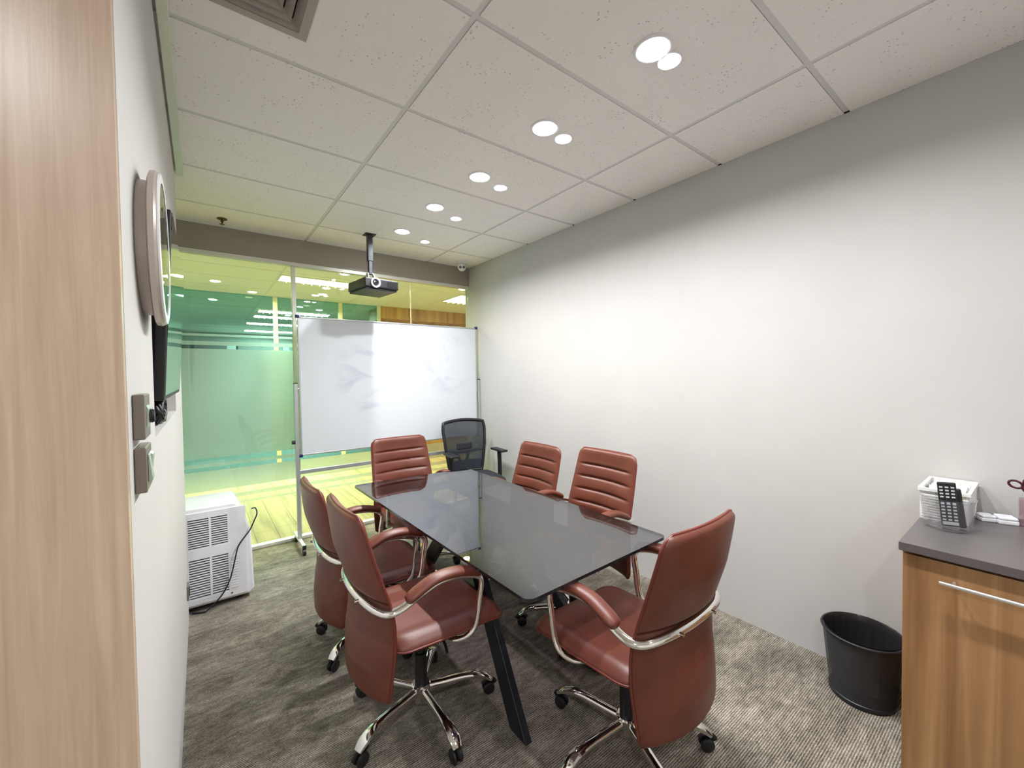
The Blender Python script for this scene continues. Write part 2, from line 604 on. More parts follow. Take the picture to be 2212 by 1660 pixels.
o['label'] = 'dark taupe header panel above the glass partition'
# ceiling: backing slab, tiles and bars
ceil = structure(MB().box(XB - .1, WR + .1, YF - .1, YB + .06, CZ + .05, CZ + .09).build('ceiling', M['dark']))
ceil['label'] = 'suspended ceiling of pitted white mineral tiles'
C1, C2 = 0.778, 1.9697
colx = [XB, C1 - 1.194, C1, C2, WR]
rowy = [YF] + [0.6045 + 0.6 * k for k in range(-3, 6)] + [YB - .03]
VX0, VX1, VY0, VY1 = -0.045, 0.335, 1.275, 1.655   # air vent opening
for i in range(len(colx) - 1):
    for j in range(len(rowy) - 1):
        g = 0.012
        x0, x1, y0, y1 = colx[i] + g, colx[i + 1] - g, rowy[j] + g, rowy[j + 1] - g
        if i == 3: x1 = WR - .001
        if j == len(rowy) - 2: y1 = YB - .031
        if y1 - y0 < 0.03 or x1 - x0 < .03: continue
        if i == 0 and y0 > 0.9:
            continue
        b = MB()
        if i == 1 and y0 < VY0 and y1 > VY1:
            b.box(x0, VX0, y0, y1, CZ, CZ + .016).box(VX1, x1, y0, y1, CZ, CZ + .016)
            b.box(VX0, VX1, y0, VY0, CZ, CZ + .016).box(VX0, VX1, VY1, y1, CZ, CZ + .016)
        else:
            b.box(x0, x1, y0, y1, CZ, CZ + .016)
        b.build('ceiling_tile', M['tile'], ceil)
for x in colx[1:4]:
    MB().box(x - .0105, x + .0105, YF, YB - .031, CZ + .003, CZ + .03).build('ceiling_bar', M['bar'], ceil)
for y in rowy[1:-1]:
    for i in range(len(colx) - 1):
        if i == 0 and y > .9: continue
        MB().box(colx[i] + .0107, colx[i + 1] - .0107, y - .0105, y + .0105, CZ + .003, CZ + .03).build('ceiling_bar', M['bar'], ceil)
o = structure(MB().box(WL + .008, -0.054, 0.90, 3.145, CZ - .02, CZ - .001).build('trim_1', M['alu'], bevel=.002))
o['label'] = 'pale strip along the top of the left wall'

# glass partition of the meeting room
def frame_rail(name, x0, x1, y0, y1, z0, z1, mat, label=None):
    o = structure(MB().box(x0, x1, y0, y1, z0, z1).build(name, mat, bevel=.003))
    if label: o['label'] = label
    return o
frame_rail('trim_2', -0.70, WR - .001, YB - .028, YB + .028, 2.446, 2.4805, M['alu'], 'pale aluminium head rail of the glass partition')
frame_rail('trim_3', -0.70, WR - .001, YB - .028, YB + .028, 0.0, 0.028, M['alu'], 'pale aluminium floor rail of the glass partition')
frame_rail('trim_4', 0.66, 0.692, YB - .028, YB + .028, 0.029, 2.445, M['alu'], 'slim aluminium mullion left of the whiteboard')
BANDS = [(1.800, 1.818), (1.727, 1.759), (0.815, 1.698), (0.744, 0.773), (0.549, 0.712), (0.468, 0.500), (0.412, 0.430)]
for k, (x0, x1) in enumerate(((-0.698, 0.659), (0.693, 1.777), (1.785, WR - .004))):
    wn = structure(MB().box(x0, x1, YB - .005, YB + .005, .029, 2.445).build('window_%d' % (k + 1), M['glass']))
    wn['label'] = ('glass panel with frosted bands left of the whiteboard', 'glass panel with frosted bands behind the whiteboard', 'glass panel with frosted bands next to the right wall')[k]
    for a, b_ in BANDS:
        MB().add([(x0 + .001, YB + .0062, a), (x1 - .001, YB + .0062, a), (x1 - .001, YB + .0062, b_), (x0 + .001, YB + .0062, b_)], [(0, 1, 2, 3)]).build('frosted_band', M['film_mint' if b_ > .75 else 'film'], wn)
frame_rail('trim_5', 1.7775, 1.7845, YB - .008, YB + .008, 0.029, 2.445, M['cream_post'], 'thin pale joint between two glass panels')

# ------------------------------------------------------------------ corridor beyond the glass
HX0, HX1, HY1 = -3.2, 6.5, 7.13
fl = structure(MB().box(HX0, HX1, YB + .02, 13.6, -0.1, -0.012).build('floor_corridor', M['plank']))
fl['label'] = 'pale wooden plank floor of the corridor'
rng = random.Random(3)
pw = 0.18
pn = 0
x = -0.9
while x < 4.2:
    y = YB + .035 - rng.random() * 0.9
    while y < HY1:
        y0 = max(y, YB + .035); y1 = min(y + 1.2, HY1 - .02)
        if y1 - y0 > .05:
            MB().box(x + .0012, x + pw - .0012, y0 + .001, y1 - .001, -0.012, rng.uniform(-.0008, 0)).build('plank', M['plank'], fl)
        y += 1.2
    x += pw
MB().box(HX0, -0.9, YB + .035, HY1 - .02, -.012, -.001).build('plank', M['plank'], fl)
MB().box(x, HX1, YB + .035, HY1 - .02, -.012, -.001).build('plank', M['plank'], fl)
o = structure(MB().box(HX0, HX1, HY1 + .03, 13.5, -.0119, -.001).build('floor_office', M['far_carpet']))
o['label'] = 'dark carpet of the office behind the green glass'
structure(MB().box(HX0 - .1, HX0, YB + .06, 13.6, 0, 2.9).build('wall_corridor_left', M['hall_white']))
structure(MB().box(HX1, HX1 + .1, YB + .06, 13.6, 0, 2.9).build('wall_corridor_right', M['hall_white']))
structure(MB().box(HX0, -0.78, YB + .06, YB + .16, 0, 2.9).build('wall_corridor_front', M['hall_white']))
structure(MB().box(WR + .1, HX1, YB + .06, YB + .16, 0, 2.9).build('wall_corridor_side', M['hall_white']))
hc = structure(MB().box(HX0, HX1, YB + .061, 13.6, CZ + .05, CZ + .09).build('ceiling_corridor', M['dark']))
hc['label'] = 'pale tiled ceiling of the corridor and office beyond the glass'
hx = [HX0, C1 - 3 * 1.194, C1 - 2 * 1.194, C1 - 1.194, C1, C2, C2 + 1.194, C2 + 2 * 1.194, C2 + 3 * 1.194, HX1]
hx = [q for q in hx if HX0 <= q <= HX1]
hy = [YB + .061] + [0.6045 + 0.6 * k for k in range(6, 22)] + [13.6]
hy = [q for q in hy if q <= 13.6]
for i in range(len(hx) - 1):
    for j in range(len(hy) - 1):
        y1 = hy[j + 1]
        if y1 - hy[j] < .05: continue
        MB().box(hx[i] + .011, hx[i + 1] - .011, hy[j] + .011, y1 - .011, CZ, CZ + .016).build('ceiling_tile', M['hall_white'], hc)
for x in hx[1:-1]:
    MB().box(x - .0105, x + .0105, YB + .062, 13.6, CZ + .002, CZ + .03).build('ceiling_bar', M['bar'], hc)
for y in hy[1:-1]:
    stuff(MB().box(HX0, HX1, y - .0105, y + .0105, CZ + .004, CZ + .028).build('ceiling_bar', M['bar'], hc))
# far green glass partition
for k, (x0, x1) in enumerate(((HX0 + .01, 0.89), (0.95, 1.83), (1.89, 2.47))):
    wn = structure(MB().box(x0, x1, HY1 - .005, HY1 + .005, .06, CZ - .002).build('window_%d' % (k + 4), M['green_glass']))
    wn['label'] = ('wide green tinted glass panel across the corridor', 'narrow green tinted glass panel across the corridor between cream posts', 'green tinted glass panel across the corridor beside oak panelling')[k]
for k, (a, b_) in enumerate(((0.891, 0.949), (1.831, 1.889), (2.471, 2.53))):
    o = structure(MB().box(a, b_, HY1 - .03, HY1 + .03, 0, CZ - .002).build('trim_%d' % (k + 6), M['cream_post'], bevel=.003))
    o['label'] = ('leftmost', 'middle', 'rightmost')[k] + ' cream post of the far green glass partition'
structure(MB().box(HX0, 2.53, HY1 - .025, HY1 + .025, 0, .058).build('trim_9', M['cream_post']))
o = structure(MB().box(2.532, HX1, HY1 - .03, HY1 + .6, 2.47, CZ - .002).box(2.532, HX1, HY1 + .25, HY1 + .6, 0, 2.4699).build('wall_oak', M['wood_hall']))
o['label'] = 'oak panelled wall with a shadow ledge across the corridor'
structure(MB().box(HX0, HX1, 13.5, 13.6, 0, 2.9).build('wall_office_back', M['far_paint']))
for k in range(5):
    x0 = -1.6 + k * 1.15
    t = thing('office_cabinet', 'tall dark cabinet at the back of the far office', 'cabinet', (x0, 11.6, 0), 0, 'dark cabinets at the back of the far office')
    t['label'] = '%s of five tall dark cabinets at the back of the far office' % ('leftmost', 'second from left', 'middle', 'second from right', 'rightmost')[k]
    MB().box(0, 0.95, 0.02, 0.5, 0, 2.25).build('body', M['far_dark'], t, bevel=.006)
    MB().box(0.01, 0.47, 0, 0.0195, 0.05, 2.23).build('door', M['far_dark'], t, bevel=.004)
    MB().box(0.48, 0.94, 0, 0.0195, 0.05, 2.23).build('door', M['far_dark'], t, bevel=.004)

# ------------------------------------------------------------------ lamps
def light_in(parent, name, loc, size, watts, col, spread, size_y=None):
    d = bpy.data.lights.new(name, 'AREA')
    d.shape = 'DISK' if size_y is None else 'RECTANGLE'
    d.size = size
    if size_y is not None: d.size_y = size_y
    d.energy = watts
    d.color = col
    d.spread = math.radians(spread)
    o = bpy.data.objects.new(name, d)
    COL.objects.link(o)
    o.parent = parent
    o.location = loc
    return o
def downlight(x, y, r, lampmat, label, group=None, z=CZ, depth=0.010, watts=0, col=ROOM_COL, spread=ROOM_SPREAD):
    t = thing('downlight', label, 'ceiling light', (x, y, z), 0, group)
    MB().lathe([(r * .70, -0.001), (r * .76, -.004), (r * .92, -.006), (r, -.003), (r, 0.0)], seg=40, caps=False).build('trim_ring', M['white_plastic'], t, smooth=40)
    MB().lathe([(r * .72, -0.0012), (r * .64, -depth * .75), (r * .45, -depth), (0.0001, -depth * 1.08)], seg=32, caps=False).build('lamp', lampmat, t, smooth=40)
    if watts: light_in(t, 'light', (0, 0, -depth * 1.08 - .003), r * .9, watts, col, spread)
    return t
ords = ['nearest', 'second nearest', 'middle', 'second farthest', 'farthest']
for k, (x, y) in enumerate(((1.395, .927), (1.395, 1.54), (1.405, 2.153), (1.388, 2.727), (1.39, 3.341))):
    downlight(x, y, .072, M['lamp'], 'large round downlight, %s of the five in the ceiling row' % ords[k], None, depth=.012, watts=ROOM_W)
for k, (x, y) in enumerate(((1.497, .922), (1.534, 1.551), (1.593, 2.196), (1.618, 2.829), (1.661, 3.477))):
    downlight(x, y, .048, M['ghost_disc'], 'added small glowing disc, lens ghost of the %s large downlight' % ords[k])  # glowing discs added for the lens ghosts of the big lamps, not real fittings
for (x, y, lb, q) in ((1.395, .314, 'large downlight just above the picture, next in the ceiling row', .75), (1.395, -.9, 'added unseen downlight behind the camera, in line with the row', .55), (-.6, -.6, 'added unseen downlight behind the camera on the left, to light the wood panel', 1.3)):  # the two behind the camera are unseen, added to brighten wood panel and ceiling
    downlight(x, y, .072, M['lamp'], lb, None, depth=.012, watts=ROOM_W * q)
hl = [(.173, 6.354, 'big glowing corridor downlight on the left beyond the glass'), (.612, 6.893, 'corridor downlight near the green glass beyond the left panel'),
      (1.396, 5.106, 'corridor downlight beyond the glass left of the projector'), (1.465, 6.538, 'corridor downlight beyond the glass below the louvre light'),
      (3.0, 5.1, 'corridor downlight beyond the glass behind the header at right'), (-1.4, 6.5, 'corridor downlight hidden behind the left wall')]
for x, y, lb in hl:
    downlight(x, y, .075, M['hall_lamp'], lb, watts=HALL_W, col=HALL_COL, spread=160)
for x, y, lb in ((.174, 7.85, 'office downlight just behind the wide green glass'), (1.75, 8.1, 'office downlight above the whiteboard behind green glass')):
    downlight(x, y, .075, M['far_lamp'], lb, watts=FAR_W * .3, col=FAR_COL, spread=160)

def louvre(x0, y0, lx, ly, tube, label, cells=12, group=None):
    t = thing('louvre_light', label, 'ceiling light', (x0, y0, CZ), 0, group)
    MB().box(0, lx, 0, .012, -.012, -.001).box(0, lx, ly - .012, ly, -.012, -.001).box(0, .012, .012, ly - .012, -.012, -.001).box(lx - .012, lx, .012, ly - .012, -.012, -.001).build('frame', M['louvre_metal'], t)
    MB().box(.012, lx - .012, .012, ly - .012, -.0028, -.001).build('lamp', tube, t)
    b = MB()
    for k in range(1, cells):
        x = lx * k / cells
        b.box(x - .004, x + .004, .012, ly - .012, -.034, -.0045)
    b.box(.012, lx - .012, ly / 2 - .008, ly / 2 + .008, -.034, -.0045)
    stuff(b.build('louvre', M['louvre_metal'], t))
    light_in(t, 'light', (lx / 2, ly / 2, -.0034), lx - .03, LOUVRE_W if tube == M['hall_tube'] else FAR_W, HALL_COL if tube == M['hall_tube'] else FAR_COL, 170, ly - .03)
    return t
louvre(.79, 5.54, 1.17, .33, M['hall_tube'], 'louvred strip light in the corridor ceiling left of the projector')
louvre(3.18, 5.45, 1.17, .62, M['hall_tube'], 'louvred strip light in the corridor ceiling by the right wall')
louvre(-1.9, 5.54, 1.17, .33, M['hall_tube'], 'louvred strip light in the corridor ceiling hidden at far left')
for x0, y0, lb in ((.85, 8.55, 'nearest louvred office light behind the green glass'), (.85, 9.33, 'second louvred office light behind the green glass'),
                   (.82, 10.6, 'third louvred office light behind the green glass'), (.9, 12.3, 'farthest louvred office light behind the green glass'),
                   (-2.2, 9.0, 'louvred office light at the far left of the office')):
    louvre(x0, y0, 1.2, .3, M['far_tube'], lb)

# ------------------------------------------------------------------ air vent, sprinkler, camera, projector
t = thing('air_vent', 'square four-way louvred air vent at the top left of the ceiling', 'air vent', ((VX0 + VX1) / 2, (VY0 + VY1) / 2, CZ))
H = (VX1 - VX0) / 2
def ring(b, ro, ri, zo, zi, th=.002):
    vs_ = []
    for r, z in ((ro, zo), (ri, zi), (ri, zi + th), (ro, zo + th)):
        vs_ += [(-r, -r, z), (r, -r, z), (r, r, z), (-r, r, z)]
    fs = []
    for a in range(4):
        c = (a + 1) % 4
        for k in range(4):
            k2 = (k + 1) % 4
            fs.append((a * 4 + k, a * 4 + k2, c * 4 + k2, c * 4 + k))
    b.add(vs_, fs)
b = MB(); ring(b, H, H - .028, -.006, -.006, .004); b.build('frame', M['vent'], t)
for k in range(5):
    r = H - .030 - .031 * k
    b = MB(); ring(b, r + .003, max(r - .019, .004), -.003, .019); b.build('slat', M['vent'], t)
MB().box(-H + .002, H - .002, -H + .002, H - .002, .040, .044).build('back_plate', M['dark'], t)

t = thing('sprinkler', 'small dark sprinkler head on the ceiling near the header', 'sprinkler', (.159, 3.86, CZ))
MB().lathe([(.034, 0), (.034, -.004), (.022, -.010), (.009, -.014), (.009, -.026), (.004, -.030), (.004, -.040)], seg=20).build('body', M['brass'], t, smooth=40)
MB().lathe([(.001, -.040), (.016, -.041), (.016, -.043), (.001, -.044)], seg=16).build('deflector', M['brass'], t, smooth=30)

t = thing('ceiling_camera', 'white eyeball ceiling camera with two dark lenses in the far right corner', 'camera', (2.27, 3.86, CZ))
MB().lathe([(.062, 0), (.062, -.012), (.052, -.026), (.040, -.030)], seg=28).build('mount', M['white_plastic'], t, smooth=40)
b = MB()
for i in range(13):
    pass
b.lathe([(.002, -.105)] + [(.045 * math.sin(a), -.060 - .045 * math.cos(a)) for a in linspace(.2, 2.2, 12)] , seg=28)
ball = b.build('eyeball', M['white_plastic'], t, smooth=60)
fd = Vector((-.44, -.86, -.25)).normalized()
sd = Vector((.86, -.44, 0)).normalized()
for sgn in (-1, 1):
    c = Vector((0, 0, -.062)) + (fd * .0405 + sd * (.0185 * sgn))
    MB().tube([c, c + fd * .006], .0145, 18).build('lens', M['lens'], ball, smooth=40)

PX, PY, PZ = 1.205, 3.56, 2.172
t = thing('projector', 'black projector hanging on a ceiling pole in front of the glass', 'projector', (PX, PY, PZ), math.radians(7))
b = MB()
b.box(-.15, .15, -.17, .17, .018, .098)
body = b.build('body', M['black_plastic'], t, bevel=.012, bseg=3)
MB().box(-.14, .14, -.158, .16, .004, .0175).build('base', M['black_plastic'], t, bevel=.006)
b = MB(); b.lathe([(.030, -.172), (.041, -.174), (.041, -.186), (.030, -.187), (.027, -.176)], c=(-.062, 0, .058), seg=28, axis='y', closed=True)
lensr = b.build('lens_ring', M['white_plastic'], t, smooth=40)
MB().lathe([(.0001, -.182), (.016, -.180), (.028, -.175)], c=(-.062, 0, .058), seg=24, axis='y').build('lens', M['lens'], lensr, smooth=60)
b = MB()
for k in range(9):
    b.box(.05 + k * .010, .0535 + k * .010, -.1735, -.1705, .035, .082)
stuff(b.build('vent_slats', M['dark'], t))
t2 = thing('projector_mount', 'black telescopic ceiling pole that carries the projector', 'bracket', (PX - .015, PY + .02, PZ))
topz = CZ - PZ
MB().box(-.022, .022, -.022, .022, .28, topz).build('pole', M['black_metal'], t2, bevel=.004)
MB().box(-.015, .015, -.018, .018, .165, .29).build('inner_pole', M['black_metal'], t2, bevel=.003)
MB().box(-.045, .045, -.045, .045, topz - .006, topz - .0005).build('ceiling_plate', M['black_metal'], t2)
for sx in (-1, 1):
    MB().obox((sx * .018, 0, .175), (sx * .06, .03, .102), .008, .02).build('strut', M['silver'], t2)
    MB().obox((sx * .018, 0, .175), (sx * .03, -.06, .102), .008, .02).build('strut', M['silver'], t2)

# ------------------------------------------------------------------ whiteboard on its stand
BX0, BX1, BZ0, BZ1, BY = 0.664, 2.450, 0.785, 1.978, 3.885
BW = BX1 - BX0
t = thing('whiteboard', 'large mobile whiteboard with smudged marker traces on a silver wheeled stand', 'whiteboard', ((BX0 + BX1) / 2, BY, 0))
hw = BW / 2
o = MB().box(-hw + .012, hw - .012, -.004, .012, 0, BZ1 - BZ0 - .024).build('writing_surface', M['board'], t)
o.location = (0, 0, BZ0 + .012)
for nm, bx in (('top', (-hw + .013, hw - .013, -.009, .014, BZ1 - .0125, BZ1)), ('bottom', (-hw + .013, hw - .013, -.009, .014, BZ0, BZ0 + .0125)),
               ('left', (-hw, -hw + .0125, -.009, .014, BZ0 + .013, BZ1 - .013)), ('right', (hw - .0125, hw, -.009, .014, BZ0 + .013, BZ1 - .013))):
    MB().box(*bx).build('frame_edge', M['silver'], t, bevel=.002)
for sx in (-1, 1):
    for z in (BZ0, BZ1):
        MB().box(sx * hw - .016, sx * hw + .016, -.012, .016, z - .014, z + .014).build('corner_cap', M['navy'], t, bevel=.005)
for sx in (-1, 1):
    px = (.637 - (BX0 + BX1) / 2) if sx < 0 else (2.4715 - (BX0 + BX1) / 2)
    po = MB().box(px - .0135, px + .0135, -.018, .018, .082, 1.404).build('post', M['silver'], t, bevel=.003)
    MB().box(px - .0137, px + .0137, -.0185, .0185, 1.4045, 1.412).build('post_cap', M['black_plastic'], po)
    ft = MB().box(px - .013, px + .013, -.20, .19, .056, .0815).build('foot', M['alu'], t, bevel=.003)
    MB().box(px - .0134, px + .0134, -.214, -.2005, .054, .0835).build('foot_cap', M['black_plastic'], ft)
    for yy in (-.185, .165):
        MB().tube([(px, yy, .056), (px, yy, .040)], .006, 8).tube([(px - .011, yy - .012, .0262), (px + .011, yy - .012, .0262)], .026, 18).build('caster', M['black_plastic'], ft, smooth=40)
    MB().tube([(px + sx * .0135, 0, .905), (px + sx * (.016 if sx > 0 else .038), 0, .905)], .016 if sx < 0 else .008, 14).build('knob', M['black_plastic'], t, smooth=40)
MB().box(.637 + .0136 - (BX0 + BX1) / 2, 2.4715 - .0136 - (BX0 + BX1) / 2, -.010, .010, .628, .662).build('cross_rail', M['silver'], t, bevel=.003)
MB().tube([(-hw - .014, 0, 1.36), (-hw + .002, 0, 1.36)], .006, 8).build('pivot', M['silver'], t)

# ------------------------------------------------------------------ conference table
TX0, TX1, TY0, TY1, TZ = 0.793, 1.613, 1.006, 2.748, 0.74
TCOR = ((1.617, 2.714), (.784, 2.780), (.804, .994), (1.609, 1.014))
t = thing('conference_table', 'rectangular smoked glass conference table on black angled legs', 'table', ((TX0 + TX1) / 2, (TY0 + TY1) / 2, 0))
a_, b_ = (TX1 - TX0) / 2, (TY1 - TY0) / 2
poly = []
R_ = .03
for k, (cx, cy) in enumerate(TCOR):
    cx -= (TX0 + TX1) / 2; cy -= (TY0 + TY1) / 2
    cx -= R_ * (1 if cx > 0 else -1); cy -= R_ * (1 if cy > 0 else -1)
    for q in range(6):
        an = math.radians(90 * k + 18 * q)
        poly.append((cx + R_ * math.cos(an), cy + R_ * math.sin(an)))
n = len(poly)
b = MB()
vs_ = [(x, y, TZ - .012) for x, y in poly] + [(x, y, TZ) for x, y in poly]
b.add(vs_, [tuple(range(n - 1, -1, -1)), tuple(range(n, 2 * n))], 0)
b.add(vs_, [(i, (i + 1) % n, n + (i + 1) % n, n + i) for i in range(n)], 1)
b.build('glass_top', [M['table_glass'], M['table_edge']], t)
for sx in (-1, 1):
    xx = sx * .14
    MB().box(xx - .03, xx + .03, -.70, .70, TZ - .052, TZ - .0125).build('top_rail', M['black_metal'], t, bevel=.002)
    xb_ = -.212 if sx < 0 else .318     # foot; the legs lean inwards and towards the middle
    for sy in (-1, 1):
        b = MB()
        zt2 = TZ - .0525
        fy = .595 if sx < 0 else .53
        for (z, xc, yc) in ((0, xb_, sy * fy), (zt2, xx, sy * .075)):
            pass
        q = [(xb_ - .016, sy * fy - .052, 0), (xb_ + .016, sy * fy - .052, 0), (xb_ + .016, sy * fy + .052, 0), (xb_ - .016, sy * fy + .052, 0),
             (xx - .016, sy * .075 - .052, zt2), (xx + .016, sy * .075 - .052, zt2), (xx + .016, sy * .075 + .052, zt2), (xx - .016, sy * .075 + .052, zt2)]
        b.add(q, [(0, 3, 2, 1), (4, 5, 6, 7), (0, 1, 5, 4), (1, 2, 6, 5), (2, 3, 7, 6), (3, 0, 4, 7)])
        b.build('leg', M['black_metal'], t, bevel=.002)
for yy in (-.62, .62):
    MB().box(-.1095, .1095, yy - .03, yy + .03, TZ - .050, TZ - .0125).build('cross_rail', M['black_metal'], t, bevel=.002)

# ------------------------------------------------------------------ leather chairs
VE = [(.25, -.224), (.30, -.219), (.40, -.208), (.50, -.199), (.56, -.200), (.62, -.208), (.70, -.232), (.80, -.262), (.90, -.290), (.965, -.306)]
WE = [(.25, .222), (.32, .230), (.45, .242), (.62, .240), (.75, .234), (.90, .225), (.965, .221)]
SAG = [(.25, .052), (.38, .070), (.48, .068), (.62, .050), (.80, .040), (.90, .028), (.965, .018)]
ZT, ZB = .968, .276
GROOVES = [.868, .792, .716, .640, .564, .488]
def back_w(z):
    wv = interp(WE, z)
    d = ZT - z
    r = .045
    if d < r: wv -= r - math.sqrt(max(0, r * r - (r - d) ** 2))
    d = z - ZB
    r = .020
    if d < r: wv -= r - math.sqrt(max(0, r * r - (r - d) ** 2))
    return max(wv, .02)
def back_point(u, z, side):
    """side +1 front, -1 rear, 0 rim"""
    v0 = interp(VE, z) - interp(SAG, z) * (1 - u * u)
    edge = (1 - abs(u) ** 10) ** .5
    dz = min(ZT - z, z - ZB)
    ez = math.sqrt(max(0, 1 - (1 - min(dz / .02, 1)) ** 2))
    th = .0185 * edge * ez
    off = th * side
    if side > 0:
        fade = 1 / (1 + math.exp((abs(u) - .80) / .03))
        for g in GROOVES:
            off -= .0105 * math.exp(-((z - g) / .0065) ** 2) * fade
        ph = ((z - GROOVES[0]) / .076) % 1.0
        if z < GROOVES[0]: off += .004 * math.sin(PI * ph) * fade
        off += .006 * (1 - u ** 4) * ez
    if side < 0:
        off += .018 * math.exp(-((z - .642) / .012) ** 2) * edge
        off -= .010 * (1 - u ** 4) * math.exp(-((z - .80) / .11) ** 2) * ez * 1.1
    return (u * back_w(z), v0 + off, z)
NU = 16
us = [math.sin(PI / 2 * k) for k in linspace(-1, 1, NU + 1)]
zs = [ZB + .0001, ZB + .003, ZB + .008, ZB + .016, ZB + .028, ZB + .042] + linspace(ZB + .055, ZT - .05, 116) + [ZT - .040, ZT - .028, ZT - .016, ZT - .008, ZT - .003, ZT - .0001]
b = MB()
NZ = len(zs)
for side in (1, -1):
    b.add([back_point(u, z, side) for z in zs for u in us],
          [(i * (NU + 1) + k, i * (NU + 1) + k + 1, (i + 1) * (NU + 1) + k + 1, (i + 1) * (NU + 1) + k) for i in range(NZ - 1) for k in range(NU)])
def rim_path():
    pts = []
    zz = [z for z in zs]
    pts += [back_point(1, z, 0) for z in zz[::3]]
    pts.append(back_point(1, zz[-1], 0))
    pts += [back_point(u, zz[-1], 0) for u in us[::-1][1:-1]]
    pts += [back_point(-1, z, 0) for z in zz[::-1][::3]]
    pts.append(back_point(-1, zz[0], 0))
    pts += [back_point(u, zz[0], 0) for u in us[1:-1]]
    out = [Vector(pts[0])]
    for p in pts[1:]:
        if (Vector(p) - out[-1]).length > .004: out.append(Vector(p))
    return out
# stitch rim: front/rear borders coincide closely at the rim; bridge them
def weld(o, d):
    bm = bmesh.new(); bm.from_mesh(o.data)
    bmesh.ops.remove_doubles(bm, verts=bm.verts, dist=d)
    bmesh.ops.recalc_face_normals(bm, faces=bm.faces)
    bm.to_mesh(o.data); bm.free()

